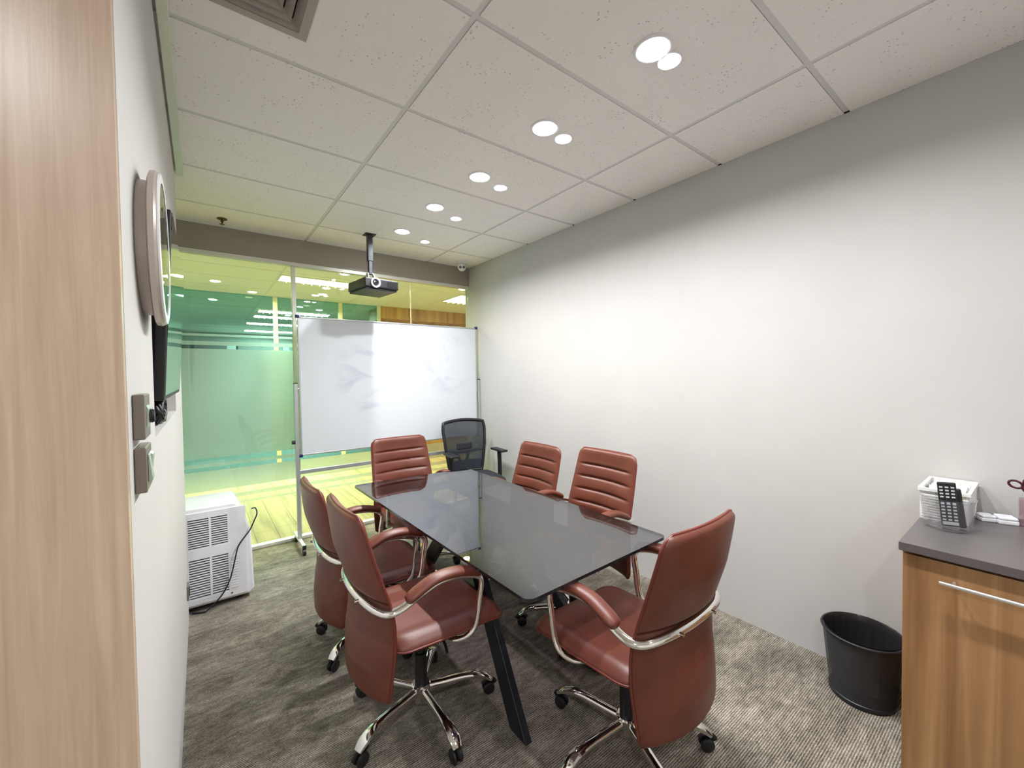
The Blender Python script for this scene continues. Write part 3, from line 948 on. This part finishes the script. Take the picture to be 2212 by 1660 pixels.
def make_chair(label):
    t = thing('leather_chair', label, 'chair', (0, 0, 0), 0)
    bk = b.build('backrest', M['leather'], t, smooth=70)
    weld(bk, .0006)
    MB().tube(rim_path(), .0048, 6, closed=True).build('piping', M['leather_seam'], bk, smooth=80)
    # seat
    SW, SV0, SV1 = .245, -.205, .297
    su = [math.sin(PI / 2 * k) for k in linspace(-1, 1, 23)]
    sv = [math.sin(PI / 2 * k) for k in linspace(-1, 1, 27)]
    def seat_pt(u, q, side):
        v = (SV0 + SV1) / 2 + q * (SV1 - SV0) / 2
        wv = SW - .012 * max(0, -q)
        r = .07
        for dd in (SV1 - v, v - SV0):
            if dd < r: wv -= r - math.sqrt(max(0, r * r - (r - dd) ** 2))
        e = (max(0, 1 - abs(u) ** 6) * max(0, 1 - abs(q) ** 8)) ** .5
        z0 = .442 - .018 * max(0, (q - .35) / .65) ** 2 + .006 * max(0, -q)
        if side > 0:
            z = z0 + .036 * e
            z += .010 * math.exp(-((abs(u) - .80) / .12) ** 2) * e
            z -= .006 * math.exp(-((abs(u) - .62) / .03) ** 2) * e
            z -= .005 * math.exp(-((q + .20) / .025) ** 2) * e
            z -= .005 * math.exp(-((q - .30) / .025) ** 2) * e * (abs(u) < .62)
        else:
            z = z0 - .026 * e
        return (u * wv, v, z)
    sb = MB()
    n1 = len(su)
    for side in (1, -1):
        sb.add([seat_pt(u, q, side) for q in sv for u in su],
               [(i * n1 + k, i * n1 + k + 1, (i + 1) * n1 + k + 1, (i + 1) * n1 + k) for i in range(len(sv) - 1) for k in range(n1 - 1)])
    st = sb.build('seat', M['leather'], t, smooth=70)
    weld(st, .0006)
    pp = [seat_pt(1, q, 1) for q in sv] + [seat_pt(u, 1, 1) for u in su[::-1]] + [seat_pt(-1, q, 1) for q in sv[::-1]] + [seat_pt(u, -1, 1) for u in su]
    out = [Vector(pp[0])]
    for p in pp[1:]:
        if (Vector(p) - out[-1]).length > .004: out.append(Vector(p))
    MB().tube(out, .0042, 6, closed=True).build('piping', M['leather_seam'], st, smooth=80)
    # chrome arm loop passing behind the back
    half = [(.10, .03, .400), (.205, .045, .404), (.248, .090, .420), (.258, .126, .462), (.260, .143, .560), (.260, .152, .625), (.260, .130, .656), (.260, .06, .678),
            (.260, -.03, .684), (.260, -.11, .661), (.259, -.175, .633), (.247, -.222, .622), (.205, -.252, .624), (.12, -.272, .628), (0, -.280, .630)]
    left = [(-x, y, z) for x, y, z in half[::-1][1:]]
    MB().tube(smoothpath(half + left, 5), .0150, 10, flat=.72).build('arm_tube', M['chrome'], t, smooth=60)
    for s in (-1, 1):
        pth = smoothpath([(.260 * s, .142, .664), (.260 * s, .10, .683), (.260 * s, .03, .701), (.260 * s, -.05, .700), (.260 * s, -.12, .675), (.260 * s, -.165, .651)], 6)
        nn = len(pth)
        rad = [.027 * (max(0.0, 1 - abs(2 * i / (nn - 1) - 1) ** 9)) ** .5 + .004 for i in range(nn)]
        MB().tube(pth, .026, 14, flat=.58, radii=rad).build('arm_pad', M['leather'], t, smooth=70)
    for sx in (-.1, .1):
        MB().tube([(sx, -.268, .628), (sx, -.298, .628)], .006, 10).build('bolt', M['chrome'], t, smooth=40)
    # mechanism, column, hub
    MB().box(-.085, .085, -.11, .12, .372, .404).build('mechanism', M['black_metal'], t, bevel=.01)
    MB().tube(smoothpath([(.06, .03, .385), (.16, .03, .378), (.21, .02, .36)], 5), .006, 8).build('lever', M['black_plastic'], t, smooth=60)
    MB().lathe([(.001, .300), (.022, .300), (.026, .306), (.026, .345), (.014, .350), (.014, .3715)], c=(.028, .075, 0), seg=18).build('tension_knob', M['black_plastic'], t, smooth=40)
    MB().tube(smoothpath([(-.02, .06, .371), (.0, .075, .335), (-.005, .085, .29), (.012, .08, .262)], 5), .005, 8).build('tilt_rod', M['chrome'], t, smooth=60)
    MB().lathe([(.027, .118), (.027, .26), (.020, .262), (.020, .372)], seg=24).build('column', M['black_plastic'], t, smooth=40)
    MB().lathe([(.030, .05), (.036, .07), (.040, .11), (.041, .122), (.036, .127), (.028, .127)], seg=28).build('hub', M['chrome'], t, smooth=40)
    legmesh = castmesh = None
    for k in range(5):
        if k == 0:
            path = smoothpath([(.034, 0, .098), (.09, 0, .100), (.17, 0, .103), (.235, 0, .100), (.285, 0, .084), (.315, 0, .062)], 5)
            nn = len(path)
            lb = MB(); vs_ = []; fs = []
            for i, p in enumerate(path):
                q = i / (nn - 1)
                hwid = interp([(0, .014), (.45, .016), (.8, .023), (1, .017)], q)
                hth = interp([(0, .020), (.5, .014), (1, .008)], q)
                d = (path[min(i + 1, nn - 1)] - path[max(i - 1, 0)]).normalized()
                up = Vector((-d.z, 0, d.x))
                for kk in range(12):
                    an = 2 * PI * kk / 12
                    cy, cz = math.cos(an), math.sin(an)
                    sc = (abs(cy) ** 4 + abs(cz) ** 4) ** -.25
                    vs_.append(p + Vector((0, 1, 0)) * (hwid * cy * sc) + up * (hth * cz * sc))
            for i in range(nn - 1):
                for kk in range(12):
                    k2 = (kk + 1) % 12
                    fs.append((i * 12 + kk, i * 12 + k2, (i + 1) * 12 + k2, (i + 1) * 12 + kk))
            fs += [tuple(range(12)), tuple((nn - 1) * 12 + q for q in range(12))]
            lb.add(vs_, fs)
            lg = lb.build('leg', M['chrome'], t, smooth=50)
            cb = MB()
            for yy in (-.020, .006):
                cb.lathe([(.001, yy), (.020, yy), (.0255, yy + .003), (.0265, yy + .007), (.0255, yy + .011), (.020, yy + .014), (.001, yy + .014)], c=(.302, 0, .0268), seg=20, axis='y')
            cb.tube([(.308, 0, .05), (.308, 0, .072)], .007, 8)
            arc = [(.302 + .030 * math.cos(a), 0, .028 + .030 * math.sin(a)) for a in linspace(.3, 2.6, 9)]
            cb.tube(arc, .014, 8, flat=.35, up=(0, 1, 0))
            cs = cb.build('caster', M['black_plastic'], lg, smooth=40)
        else:
            l2 = lg.copy(); COL.objects.link(l2); l2.parent = t
            c2 = cs.copy(); COL.objects.link(c2); c2.parent = l2
            l2.rotation_euler = (0, 0, k * 2 * PI / 5)
    MB().box(.2295, .2335, -.2120, -.2040, .512, .545).build('tag', M['black_fabric'], t)
    return t

def set_chair(t, x, y, rot, phase, drop=0.0):
    t.location = (x, y, 0)
    t.rotation_euler = (0, 0, math.radians(rot))
    legs = [c for c in kids(t) if c.name.startswith('leg') and not c.name.startswith('lever')]
    for k, l in enumerate(legs):
        l.rotation_euler = (0, 0, math.radians(phase + 72 * k))
    if drop:
        for c in kids(t):
            if c.name.split('.')[0] in ('backrest', 'seat', 'arm_tube', 'arm_pad', 'bolt', 'mechanism', 'lever', 'tag', 'tension_knob', 'tilt_rod'):
                c.location.z -= drop

chairA = make_chair('brown leather armchair at the left side of the table, nearest the camera')
others = []
for lb in ('brown leather armchair at the left side of the table, partly hidden behind another',
           'brown leather armchair at the near end of the table with its back turned',
           'brown leather armchair against the right wall side, nearer one facing the table',
           'brown leather armchair on the right wall side, farther one before the mesh chair',
           'brown leather armchair at the far end of the table before the whiteboard'):
    c = dup(chairA)
    c['label'] = lb
    others.append(c)
for c in [chairA] + others:
    c['group'] = 'brown leather chairs around the glass table'
set_chair(chairA, .728, 1.645, -90, 0)
set_chair(others[0], .742, 2.300, -90, 14, .055)
set_chair(others[1], 1.290, .990, 0, 31)
set_chair(others[2], 1.690, 1.665, 90, 52, -.006)
set_chair(others[3], 1.698, 2.300, 90, 31, .036)
set_chair(others[4], 1.248, 2.850, 180, 20)

# ------------------------------------------------------------------ black mesh task chair
t = thing('mesh_chair', 'black mesh-back task chair in the far right corner by the whiteboard', 'chair', (2.105, 3.385, 0), math.radians(174))
def mback(u, q):
    z = .48 + q * .495
    wv = interp([(0, .175), (.15, .19), (.5, .215), (.85, .232), (1, .222)], q)
    v = interp([(0, -.205), (.25, -.215), (.6, -.225), (1, -.262)], q) - .035 * (1 - u * u)
    zz = z + .022 * (1 - u * u) * (q > .5) * (q - .5) * 2
    return (u * wv, v, zz)
uu = linspace(-1, 1, 13); qq = linspace(0, 1, 15)
b2 = MB()
b2.add([mback(u, q) for q in qq for u in uu], [(i * 13 + k, i * 13 + k + 1, (i + 1) * 13 + k + 1, (i + 1) * 13 + k) for i in range(14) for k in range(12)])
bk = b2.build('mesh_back', M['mesh_fabric'], t, smooth=80)
rim = [mback(1, q) for q in qq] + [mback(u, 1) for u in uu[::-1][1:]] + [mback(-1, q) for q in qq[::-1][1:]] + [mback(u, 0) for u in uu[1:-1]]
MB().tube(rim, .016, 8, closed=True).build('back_frame', M['black_plastic'], t, smooth=70)
b2 = MB()
low = [q for q in linspace(0, .22, 5)]
b2.add([(x, y - .004, z) for x, y, z in [mback(u, q) for q in low for u in uu]], [(i * 13 + k, i * 13 + k + 1, (i + 1) * 13 + k + 1, (i + 1) * 13 + k) for i in range(4) for k in range(12)])
b2.build('lower_panel', M['black_fabric'], t, smooth=80)
MB().tube(smoothpath([(-.19, -.235, .69), (-.09, -.285, .665), (0, -.295, .66), (.09, -.285, .665), (.19, -.235, .69)], 5), .014, 8).build('back_bar', M['black_plastic'], t, smooth=60)
for s in (-1, 1):
    MB().tube(smoothpath([(s * .075, -.285, .67), (s * .045, -.285, .60), (s * .03, -.27, .52), (s * .02, -.20, .43)], 5), .016, 8).build('back_strut', M['black_plastic'], t, smooth=60)
MB().box(-.085, .085, -.262, -.242, .70, .765).build('lumbar_pad', M['black_fabric'], t, bevel=.01)
b2 = MB()
su = linspace(-1, 1, 15)
def ms(u, q, side):
    v = q * .235 + .02
    r = (1 - abs(q) ** 5 * .25)
    e = (max(0, 1 - abs(u) ** 6) * max(0, 1 - abs(q) ** 6)) ** .5
    z = .452 + (.034 if side > 0 else -.028) * e - .02 * max(0, q - .5) * 2 + (.006 * abs(u) if side > 0 else 0)
    return (u * .245 * r, v, z)
for side in (1, -1):
    b2.add([ms(u, q, side) for q in su for u in su], [(i * 15 + k, i * 15 + k + 1, (i + 1) * 15 + k + 1, (i + 1) * 15 + k) for i in range(14) for k in range(14)])
o = b2.build('seat', M['black_fabric'], t, smooth=80)
weld(o, .0005)
for s in (-1, 1):
    MB().tube(smoothpath([(s * .20, .02, .405), (s * .255, .02, .42), (s * .262, .02, .50), (s * .258, .02, .66), (s * .256, .02, .695)], 5), .017, 8, flat=1.4).build('arm_post', M['black_plastic'], t, smooth=60)
    MB().box(s * .256 - .038, s * .256 + .038, -.10, .13, .695, .717).build('arm_pad', M['black_plastic'], t, bevel=.009)
MB().box(-.08, .08, -.10, .10, .385, .424).build('mechanism', M['black_plastic'], t, bevel=.01)
MB().lathe([(.026, .10), (.026, .24), (.018, .242), (.018, .386)], seg=20).build('column', M['black_plastic'], t, smooth=40)
MB().lathe([(.034, .05), (.040, .10), (.032, .115)], seg=20).build('hub', M['black_plastic'], t, smooth=40)
for k in range(5):
    a = 2 * PI * k / 5 + .25
    lg = MB().obox((.03, 0, .092), (.29, 0, .072), .036, .028).build('leg', M['black_plastic'], t, bevel=.006)
    lg.rotation_euler = (0, 0, a)
    MB().lathe([(.001, -.018), (.024, -.018), (.026, -.012), (.026, .012), (.024, .018), (.001, .018)], c=(.285, 0, .0262), seg=18, axis='y').tube([(.285, 0, .04), (.285, 0, .07)], .006, 8).build('caster', M['black_plastic'], lg, smooth=40)

# ------------------------------------------------------------------ wall-mounted things on the left
t = thing('television', 'flat black television tilted out of the niche in the left wall', 'television', (0, 0, 0))
y0, y1 = 1.402, 2.335
xb, xt, zb, zt_ = -.0760, -.0485, 1.401, 1.903
dn = Vector((xt - xb, 0, zt_ - zb)).normalized()
nn_ = Vector((dn.z, 0, -dn.x))
def tvbox(b, ya, yb_, ha, hb, da, db, mi=0):
    base = Vector((xb, 0, zb))
    vs_ = []
    for d_ in (da, db):
        for yy, hh in ((ya, ha), (yb_, ha), (yb_, hb), (ya, hb)):
            p = base + dn * hh + nn_ * d_
            vs_.append((p.x, yy, p.z))
    b.add(vs_, [(0, 1, 2, 3), (7, 6, 5, 4), (0, 4, 5, 1), (1, 5, 6, 2), (2, 6, 7, 3), (3, 7, 4, 0)], mi)
TVH = (Vector((xt, 0, zt_)) - Vector((xb, 0, zb))).length
b = MB(); tvbox(b, y0, y1, 0, TVH, -.028, -.0022); hb = b.build('housing', M['tv_black'], t, bevel=.004)
b = MB(); tvbox(b, y0 + .006, y1 - .006, .014, TVH - .006, -.0021, -.0004); b.build('screen', M['screen'], t)
b = MB(); tvbox(b, y0 + .25, y1 - .25, .12, .36, -.062, -.0285); b.build('back_box', M['black_plastic'], t, bevel=.006)
b = MB(); tvbox(b, y0 + .36, y1 - .36, .17, .31, -.150, -.0625); b.build('wall_bracket', M['black_metal'], t)

t = thing('cable_bundle', 'coiled black cables and adapter lying in the niche under the television', 'cables', (-.112, 1.76, NZ0))
pts = []
for k in range(60):
    a = k * .42
    pts.append((.012 * math.sin(k * .9), .09 * math.cos(a) * (1 - k * .004), .045 + .037 * math.sin(a)))
MB().tube(pts, .0065, 6).build('cable', M['black_plastic'], t, smooth=80)
MB().box(-.05, .008, .14, .22, 0.0, .045).build('adapter', M['black_plastic'], t, bevel=.006)

CYc, CZc, CR = 1.200, 1.742, .164
t = thing('wall_clock', 'round white wall clock with deep champagne housing beside the television', 'clock', (WL, CYc, CZc))
MB().lathe([(.001, 0.0005), (.142, 0.0005), (.142, .018), (.001, .018)], seg=56, axis='x').build('housing', M['clock_side'], t, smooth=40)
MB().lathe([(.132, .0185), (CR - .006, .0185), (CR, .021), (CR + .001, .030), (CR - .002, .034), (CR - .002, .0345), (.132, .0345)], seg=64, axis='x', closed=True).build('rim', M['clock_side'], t, smooth=35)
MB().lathe([(CR - .022, .0347), (CR - .003, .0347), (CR - .004, .038), (CR - .012, .0395), (CR - .022, .0385)], seg=64, axis='x', closed=True).build('bezel', M['clock_rim'], t, smooth=40)
dl = MB().lathe([(.001, .0348), (CR - .0225, .0348)], seg=48, axis='x').build('dial', M['white_plastic'], t)
b = MB()
for k in range(12):
    a = 2 * PI * k / 12
    d = Vector((0, math.cos(a), math.sin(a)))
    b.obox(Vector((.0352, 0, 0)) + d * .125, Vector((.0352, 0, 0)) + d * .145, .006, .0012, up=(1, 0, 0))
b.build('hour_marks', M['black_plastic'], dl)
for a, l, wd in ((2.2, .08, .008), (.6, .12, .006)):
    d = Vector((0, math.cos(a), math.sin(a)))
    MB().obox((.0362, 0, 0), Vector((.0362, 0, 0)) + d * l, wd, .001, up=(1, 0, 0)).build('hand', M['black_plastic'], dl)
MB().lathe([(.001, .0395), (.10, .0392), (CR - .0225, .0372)], seg=40, axis='x').build('crystal', M['clear'], t, smooth=60)

def plate(label, z, kind):
    t = thing('wall_switch', label, 'switch', (WL, .942, z))
    MB().box(.0005, .0165, 0, .088, 0, .078).build('plate', M['grey_plastic'], t, bevel=.002)
    if kind == 'dimmer':
        MB().prism([(.0167, .018), (.0167, .058), (.0195, .052), (.0188, .024)], 'y', .02, .07).build('dial_base', M['grey_rocker'], t)
        MB().lathe([(.012, .0197), (.0125, .023), (.011, .0262), (.001, .0264)], c=(0, .045, .038), seg=24, axis='x').build('knob', M['black_plastic'], t, smooth=40)
    else:
        MB().prism([(.0167, .016), (.0167, .064), (.0185, .064), (.0235, .020), (.022, .016)], 'y', .018, .044).build('rocker', M['grey_rocker'], t, bevel=.001)
        MB().prism([(.0167, .016), (.0167, .064), (.0225, .060), (.0185, .016)], 'y', .045, .072).build('rocker', M['grey_rocker'], t, bevel=.001)
    return t
plate('grey wall dimmer with black rotary knob, upper of two plates below the clock', 1.354, 'dimmer')
plate('grey rocker light switch, lower of two plates below the clock', 1.262, 'rocker')
t = thing('wall_socket', 'small brown wall socket low on the left wall edge by the white unit', 'socket', (WL, 2.93, .205))
MB().box(.0005, .009, 0, .08, 0, .08).build('plate', M['grey_plastic'], t, bevel=.002)
MB().box(.0092, .013, .018, .062, .018, .062).build('insert', M['brass'], t, bevel=.002)

# ------------------------------------------------------------------ portable air conditioner
t = thing('portable_air_conditioner', 'white portable air conditioner wrapped in plastic film by the glass partition', 'air conditioner', (0.02, 3.20, 0))
prof = [(.230, .055), (.218, .44), (.190, .54), (.150, .635), (.130, .652), (-.130, .652), (-.150, .635), (-.190, .54), (-.218, .44), (-.230, .055), (-.205, .028), (.205, .028)]
body = MB().prism(prof, 'y', .012, .36).build('body', M['white_plastic'], t, smooth=30, bevel=.012, bseg=3)
holes = [(-.110, -.006, .395, .582), (.006, .090, .395, .582), (-.110, -.006, .082, .330), (.006, .092, .082, .332)]
b = MB(); b.box(-.198, .198, .004, .0118, .05, .70)
for hx0, hx1, hz0, hz1 in holes:
    pass
pieces = MB()
xs_ = [-.190, -.110, -.006, .006, .091, .190]
zz_ = [.05, .082, .331, .395, .582, .622]
for i in range(5):
    for j in range(5):
        if i in (1, 3) and j in (1, 3): continue
        pieces.box(xs_[i], xs_[i + 1], 0, .0115, zz_[j], zz_[j + 1])
pieces.build('rear_panel', M['white_plastic'], t)
for i in (1, 3):
    for j, ns in ((1, 16), (3, 13)):
        MB().box(xs_[i], xs_[i + 1], .0095, .0117, zz_[j], zz_[j + 1]).build('vent_backing', M['dark'], t)
        sl = MB()
        st_ = (zz_[j + 1] - zz_[j]) / ns
        for k in range(ns):
            z = zz_[j] + st_ * (k + .0)
            sl.box(xs_[i], xs_[i + 1], .001, .0095, z, z + st_ * .46)
        stuff(sl.build('vent_slats', M['white_plastic'], t))
rb = MB()
for k in range(13):
    z = .10 + k * .0165
    rb.box(.103, .142, -.003, 0, z, z + .008)
stuff(rb.build('side_ribs', M['white_plastic'], t))
MB().tube([(.105, .0, .068), (.105, -.003, .068)], .005, 10).build('screw', M['brass'], t)
for sx in (-.15, .15):
    MB().tube([(sx - .012, .06, .0275), (sx + .012, .06, .0275)], .0255, 14).build('caster', M['black_plastic'], t, smooth=40)
    MB().tube([(sx - .012, .30, .0275), (sx + .012, .30, .0275)], .0255, 14).build('caster', M['black_plastic'], t, smooth=40)
# loose crumpled film over the upper right corner
rngw = random.Random(5)
b = MB()
nw, nh = 10, 12
vs_ = []
for j in range(nh):
    for i in range(nw):
        u = i / (nw - 1); q = j / (nh - 1)
        z = .46 + .20 * q
        side = interp([(.44, .222), (.52, .226), (.58, .240), (.62, .215), (.66, .165)], z)
        x = .10 + (side - .10) * u
        y = -.008 + .10 * u * u * (q > .3) - .008 * rngw.random()
        vs_.append((x + rngw.uniform(-.004, .004), y, z + rngw.uniform(-.007, .007)))
b.add(vs_, [(j * nw + i, j * nw + i + 1, (j + 1) * nw + i + 1, (j + 1) * nw + i) for j in range(nh - 1) for i in range(nw - 1)])
b.build('plastic_wrap', M['wrap'], t, smooth=20)
cp = [(.228, .03, .585), (.246, .0, .592), (.252, -.022, .560), (.236, -.028, .52), (.208, -.030, .46), (.165, -.030, .405), (.140, -.030, .36), (.122, -.030, .28), (.098, -.030, .18), (.062, -.030, .10), (.020, -.030, .05), (-.03, -.034, .012), (-.06, -.02, .006), (-.10, .0, .006)]
MB().tube(smoothpath(cp, 6), .0042, 8).build('power_cord', M['cord'], t, smooth=60)

# ------------------------------------------------------------------ cabinet, worktop and what stands on it
t = thing('cabinet', 'walnut laminate base cabinet with steel bar handle at the right edge', 'cabinet', (1.872, .302, 0))
MB().box(.018, WR - 1.872 - .001, -1.5, 0, .06, .848).build('carcass', M['wood_cabinet'], t)
MB().box(.06, WR - 1.872 - .001, -1.5, 0, 0, .0595).build('plinth', M['dark'], t)
for k in range(3):
    d = MB().box(0, .0175, -.497 - .5 * k, -.003 - .5 * k, .065, .838).build('door', M['wood_cabinet'], t, bevel=.0015)
    yy0, yy1 = -.093 - .5 * k, -.41 - .5 * k
    MB().tube([(-.032, yy0 + .0, .781), (-.032, yy1, .781)], .0065, 12).tube([(-.032, yy0 - .03, .781), (0, yy0 - .03, .781)], .005, 8).tube([(-.032, yy1 + .03, .781), (0, yy1 + .03, .781)], .005, 8).build('handle', M['handle'], d, smooth=40)
o = MB().box(1.858, WR - .001, -1.22, .308, .8485, .877).build('worktop', M['counter'], bevel=.0015)
tag(o, 'charcoal laminate worktop on the walnut cabinet', 'worktop')
TOP = .877

t = thing('wire_basket_box', 'white ridged plastic box in the corner of the worktop', 'box', (2.225, .180, TOP))
b = MB()
L_, W_, Hh = .245, .128, .108
b.box(0, L_, 0, .004, 0, Hh).box(0, L_, W_ - .004, W_, 0, Hh).box(0, .004, .004, W_ - .004, 0, Hh).box(L_ - .004, L_, .004, W_ - .004, 0, Hh).box(.004, L_ - .004, .004, W_ - .004, 0, .004)
t_b = b.build('body', M['offwhite_plastic'], t)
rb = MB()
for k in range(9):
    z = .010 + k * .0098
    rb.box(-.0025, 0, .004, W_ - .004, z, z + .005)
    rb.box(.01, L_ - .01, -.0025, 0, z, z + .005)
stuff(rb.build('ridges', M['offwhite_plastic'], t))
b = MB()
for (x0, x1, yy0, yy1) in ((-.006, L_ + .006, -.006, .004), (-.006, L_ + .006, W_ - .004, W_ + .006), (-.006, .004, .004, W_ - .004), (L_ - .004, L_ + .006, .004, W_ - .004)):
    b.box(x0, x1, yy0, yy1, Hh, Hh + .012)
b.build('rim', M['offwhite_plastic'], t)
rp = random.Random(11)
b = MB()
npp = 9
vs_ = []
for j in range(npp):
    for i in range(npp):
        vs_.append((.02 + .20 * i / (npp - 1), .014 + .10 * j / (npp - 1), .088 + rp.uniform(0, .026) + .012 * (i > 2)))
b.add(vs_, [(j * npp + i, j * npp + i + 1, (j + 1) * npp + i + 1, (j + 1) * npp + i) for j in range(npp - 1) for i in range(npp - 1)])
o = b.build('tissue_paper', M['paper'], smooth=25)
o.location = (2.225, .180, TOP)
tag(o, 'crumpled white paper lying in the ridged white box', 'paper')

GC = (2.152, .226)
t = thing('glass_tumbler', 'clear flared glass holder with remote controls on the worktop', 'glass', (GC[0], GC[1], TOP))
MB().lathe([(.001, .0005), (.058, .0005), (.061, .004), (.072, .110), (.0735, .1135), (.0705, .1135), (.0685, .110), (.0575, .008), (.001, .006)], seg=40).build('vessel', M['clear'], t, smooth=40)
def rod_frame(p0, p1, face):
    d = (Vector(p1) - Vector(p0)); L = d.length; d.normalize()
    n_ = (Vector(face) - d * Vector(face).dot(d)).normalized()
    x_ = d.cross(n_)
    return Matrix(((x_.x, d.x, n_.x, p0[0]), (x_.y, d.y, n_.y, p0[1]), (x_.z, d.z, n_.z, p0[2]), (0, 0, 0, 1))), L
t = thing('remote_control', 'black remote control with many pale buttons standing in the glass holder', 'remote', (0, 0, 0))
mt, L = rod_frame((2.133, .214, TOP + .013), (2.138, .229, TOP + .168), (-.99, -.10, 0))
t.matrix_world = mt
MB().box(-.024, .024, 0, L, -.008, .008).build('body', M['black_plastic'], t, bevel=.004)
rr = random.Random(2)
for j in range(11):
    for i in range(3):
        y_ = .024 + j * .0115
        if j == 6: continue
        hh = .0026 if j != 5 else .004
        MB().box(-.0155 + i * .0145 - .0035, -.0155 + i * .0145 + .0055, y_ - hh, y_ + hh, .0081, .0098).build('button', M['button'], t)
MB().box(-.02, .02, .006, .017, .0081, .0086).build('lower_plate', M['button'], t)
t = thing('marker_remote', 'narrow black remote leaning beside the button remote in the glass holder', 'remote', (0, 0, 0))
mt, L = rod_frame((2.150, .187, TOP + .010), (2.168, .205, TOP + .145), (-.99, -.10, 0))
t.matrix_world = mt
MB().box(-.010, .010, 0, L, -.007, .007).build('body', M['black_plastic'], t, bevel=.005)
MB().box(-.006, .006, L - .03, L - .008, .0071, .0095).build('button', M['black_fabric'], t, bevel=.001)

def soapblock(name, label, c0, c1, dep, h):
    a = Vector((c0[0], c0[1], 0)); bq = Vector((c1[0], c1[1], 0))
    d = (bq - a); L = d.length
    ang = math.atan2(d.y, d.x)
    t = thing(name, label, 'case', (c0[0], c0[1], TOP), ang)
    MB().box(0, L, 0, dep, 0, h * .55).build('base', M['white_plastic'], t, bevel=.003)
    MB().box(.001, L - .001, .001, dep - .001, h * .56, h).build('lid', M['white_plastic'], t, bevel=.005, bseg=3)
    return t
soapblock('white_case', 'small white plastic case on the worktop, left of two beside the ridged box', (2.337, .155), (2.357, .1185), .045, .024)
soapblock('white_case', 'small white plastic case on the worktop, right of two beside the scissors cup', (2.345, .115), (2.364, .066), .055, .026)

CUP = (2.385, .034)
t = thing('acrylic_cup', 'pinkish clear cup holding scissors at the right end of the worktop', 'cup', (CUP[0], CUP[1], TOP))
MB().lathe([(.001, .0005), (.036, .0005), (.038, .100), (.0355, .100), (.034, .004), (.001, .004)], seg=32).build('vessel', M['pink_clear'], t, smooth=40)
t = thing('scissors', 'scissors with maroon loop handles standing in the clear cup', 'scissors', (0, 0, 0))
t.location = (CUP[0] - .012, CUP[1] - .004, TOP + .008)
def loop(cy, cz, rx, rz, n=22, tilt=.5):
    return [(0, cy + rx * math.cos(a) * math.cos(tilt) - rz * math.sin(a) * math.sin(tilt), cz + rx * math.cos(a) * math.sin(tilt) + rz * math.sin(a) * math.cos(tilt)) for a in linspace(0, 2 * PI * (n - 1) / n, n)]
MB().tube(loop(.048, .143, .017, .0125, tilt=.4), .0038, 8, closed=True).tube([(0, .033, .134), (0, .01, .10)], .005, 8).build('handle', M['maroon'], t, smooth=70)
MB().tube(loop(.014, .158, .016, .0125, tilt=-.7), .0038, 8, closed=True).tube([(0.001, .012, .142), (0.001, -.004, .10)], .005, 8).build('handle', M['maroon'], t, smooth=70)
MB().obox((0, .01, .105), (0, -.006, .002), .010, .002, up=(1, 0, 0)).build('blade', M['handle'], t)
MB().obox((.003, -.004, .105), (.003, .006, .002), .010, .002, up=(1, 0, 0)).build('blade', M['handle'], t)
t = thing('blue_marker', 'bright blue tool standing behind the scissors in the clear cup', 'marker', (CUP[0] + .008, CUP[1] - .004, TOP + .006))
MB().lathe([(.001, 0), (.009, 0), (.009, .09), (.001, .09)], seg=16).build('barrel', M['blue'], t, smooth=40)
MB().lathe([(.001, .0905), (.012, .0905), (.012, .150), (.009, .156), (.001, .156)], seg=16).build('cap', M['blue'], t, smooth=40)

# ------------------------------------------------------------------ waste bin
BC = (2.322, .502)
t = thing('waste_bin', 'round black wire mesh waste bin between the cabinet and the right wall', 'bin', (BC[0], BC[1], 0))
MB().lathe([(.116, .0225), (.142, .285)], seg=48, caps=False).build('mesh_wall', M['bin_mesh'], t, smooth=60)
me = t.children
MB().lathe([(.001, .002), (.115, .002), (.118, .004), (.119, .020), (.116, .022), (.112, .010), (.001, .008)], seg=48).build('base', M['black_metal'], t, smooth=40)
MB().tube([(.144 * math.cos(a), .144 * math.sin(a), .288) for a in linspace(0, 2 * PI * 47 / 48, 48)], .0055, 8, closed=True).build('rim', M['black_metal'], t, smooth=60)
b = MB()
seg = 72
rb_ = random.Random(4)
vs_ = []
levels = [(.1395, .296, .0015), (.1365, .290, .002), (.132, .262, .004), (.126, .20, .005), (.118, .13, .006), (.108, .06, .006), (.06, .03, .01), (.002, .028, 0)]
for r, z, wv in levels:
    for k in range(seg):
        a = 2 * PI * k / seg
        rr_ = r - wv * (.5 + .5 * math.sin(k * 2.2 + z * 9)) - wv * .6 * rb_.random()
        vs_.append((rr_ * math.cos(a), rr_ * math.sin(a), z + (rb_.uniform(-.003, .003) if z < .28 else 0)))
b.add(vs_, [(i * seg + k, i * seg + (k + 1) % seg, (i + 1) * seg + (k + 1) % seg, (i + 1) * seg + k) for i in range(len(levels) - 1) for k in range(seg)])
o = b.build('bin_liner', M['bag'], smooth=50)
o.location = (BC[0], BC[1], 0)
tag(o, 'crinkled black plastic bag lining the mesh waste bin', 'bag')
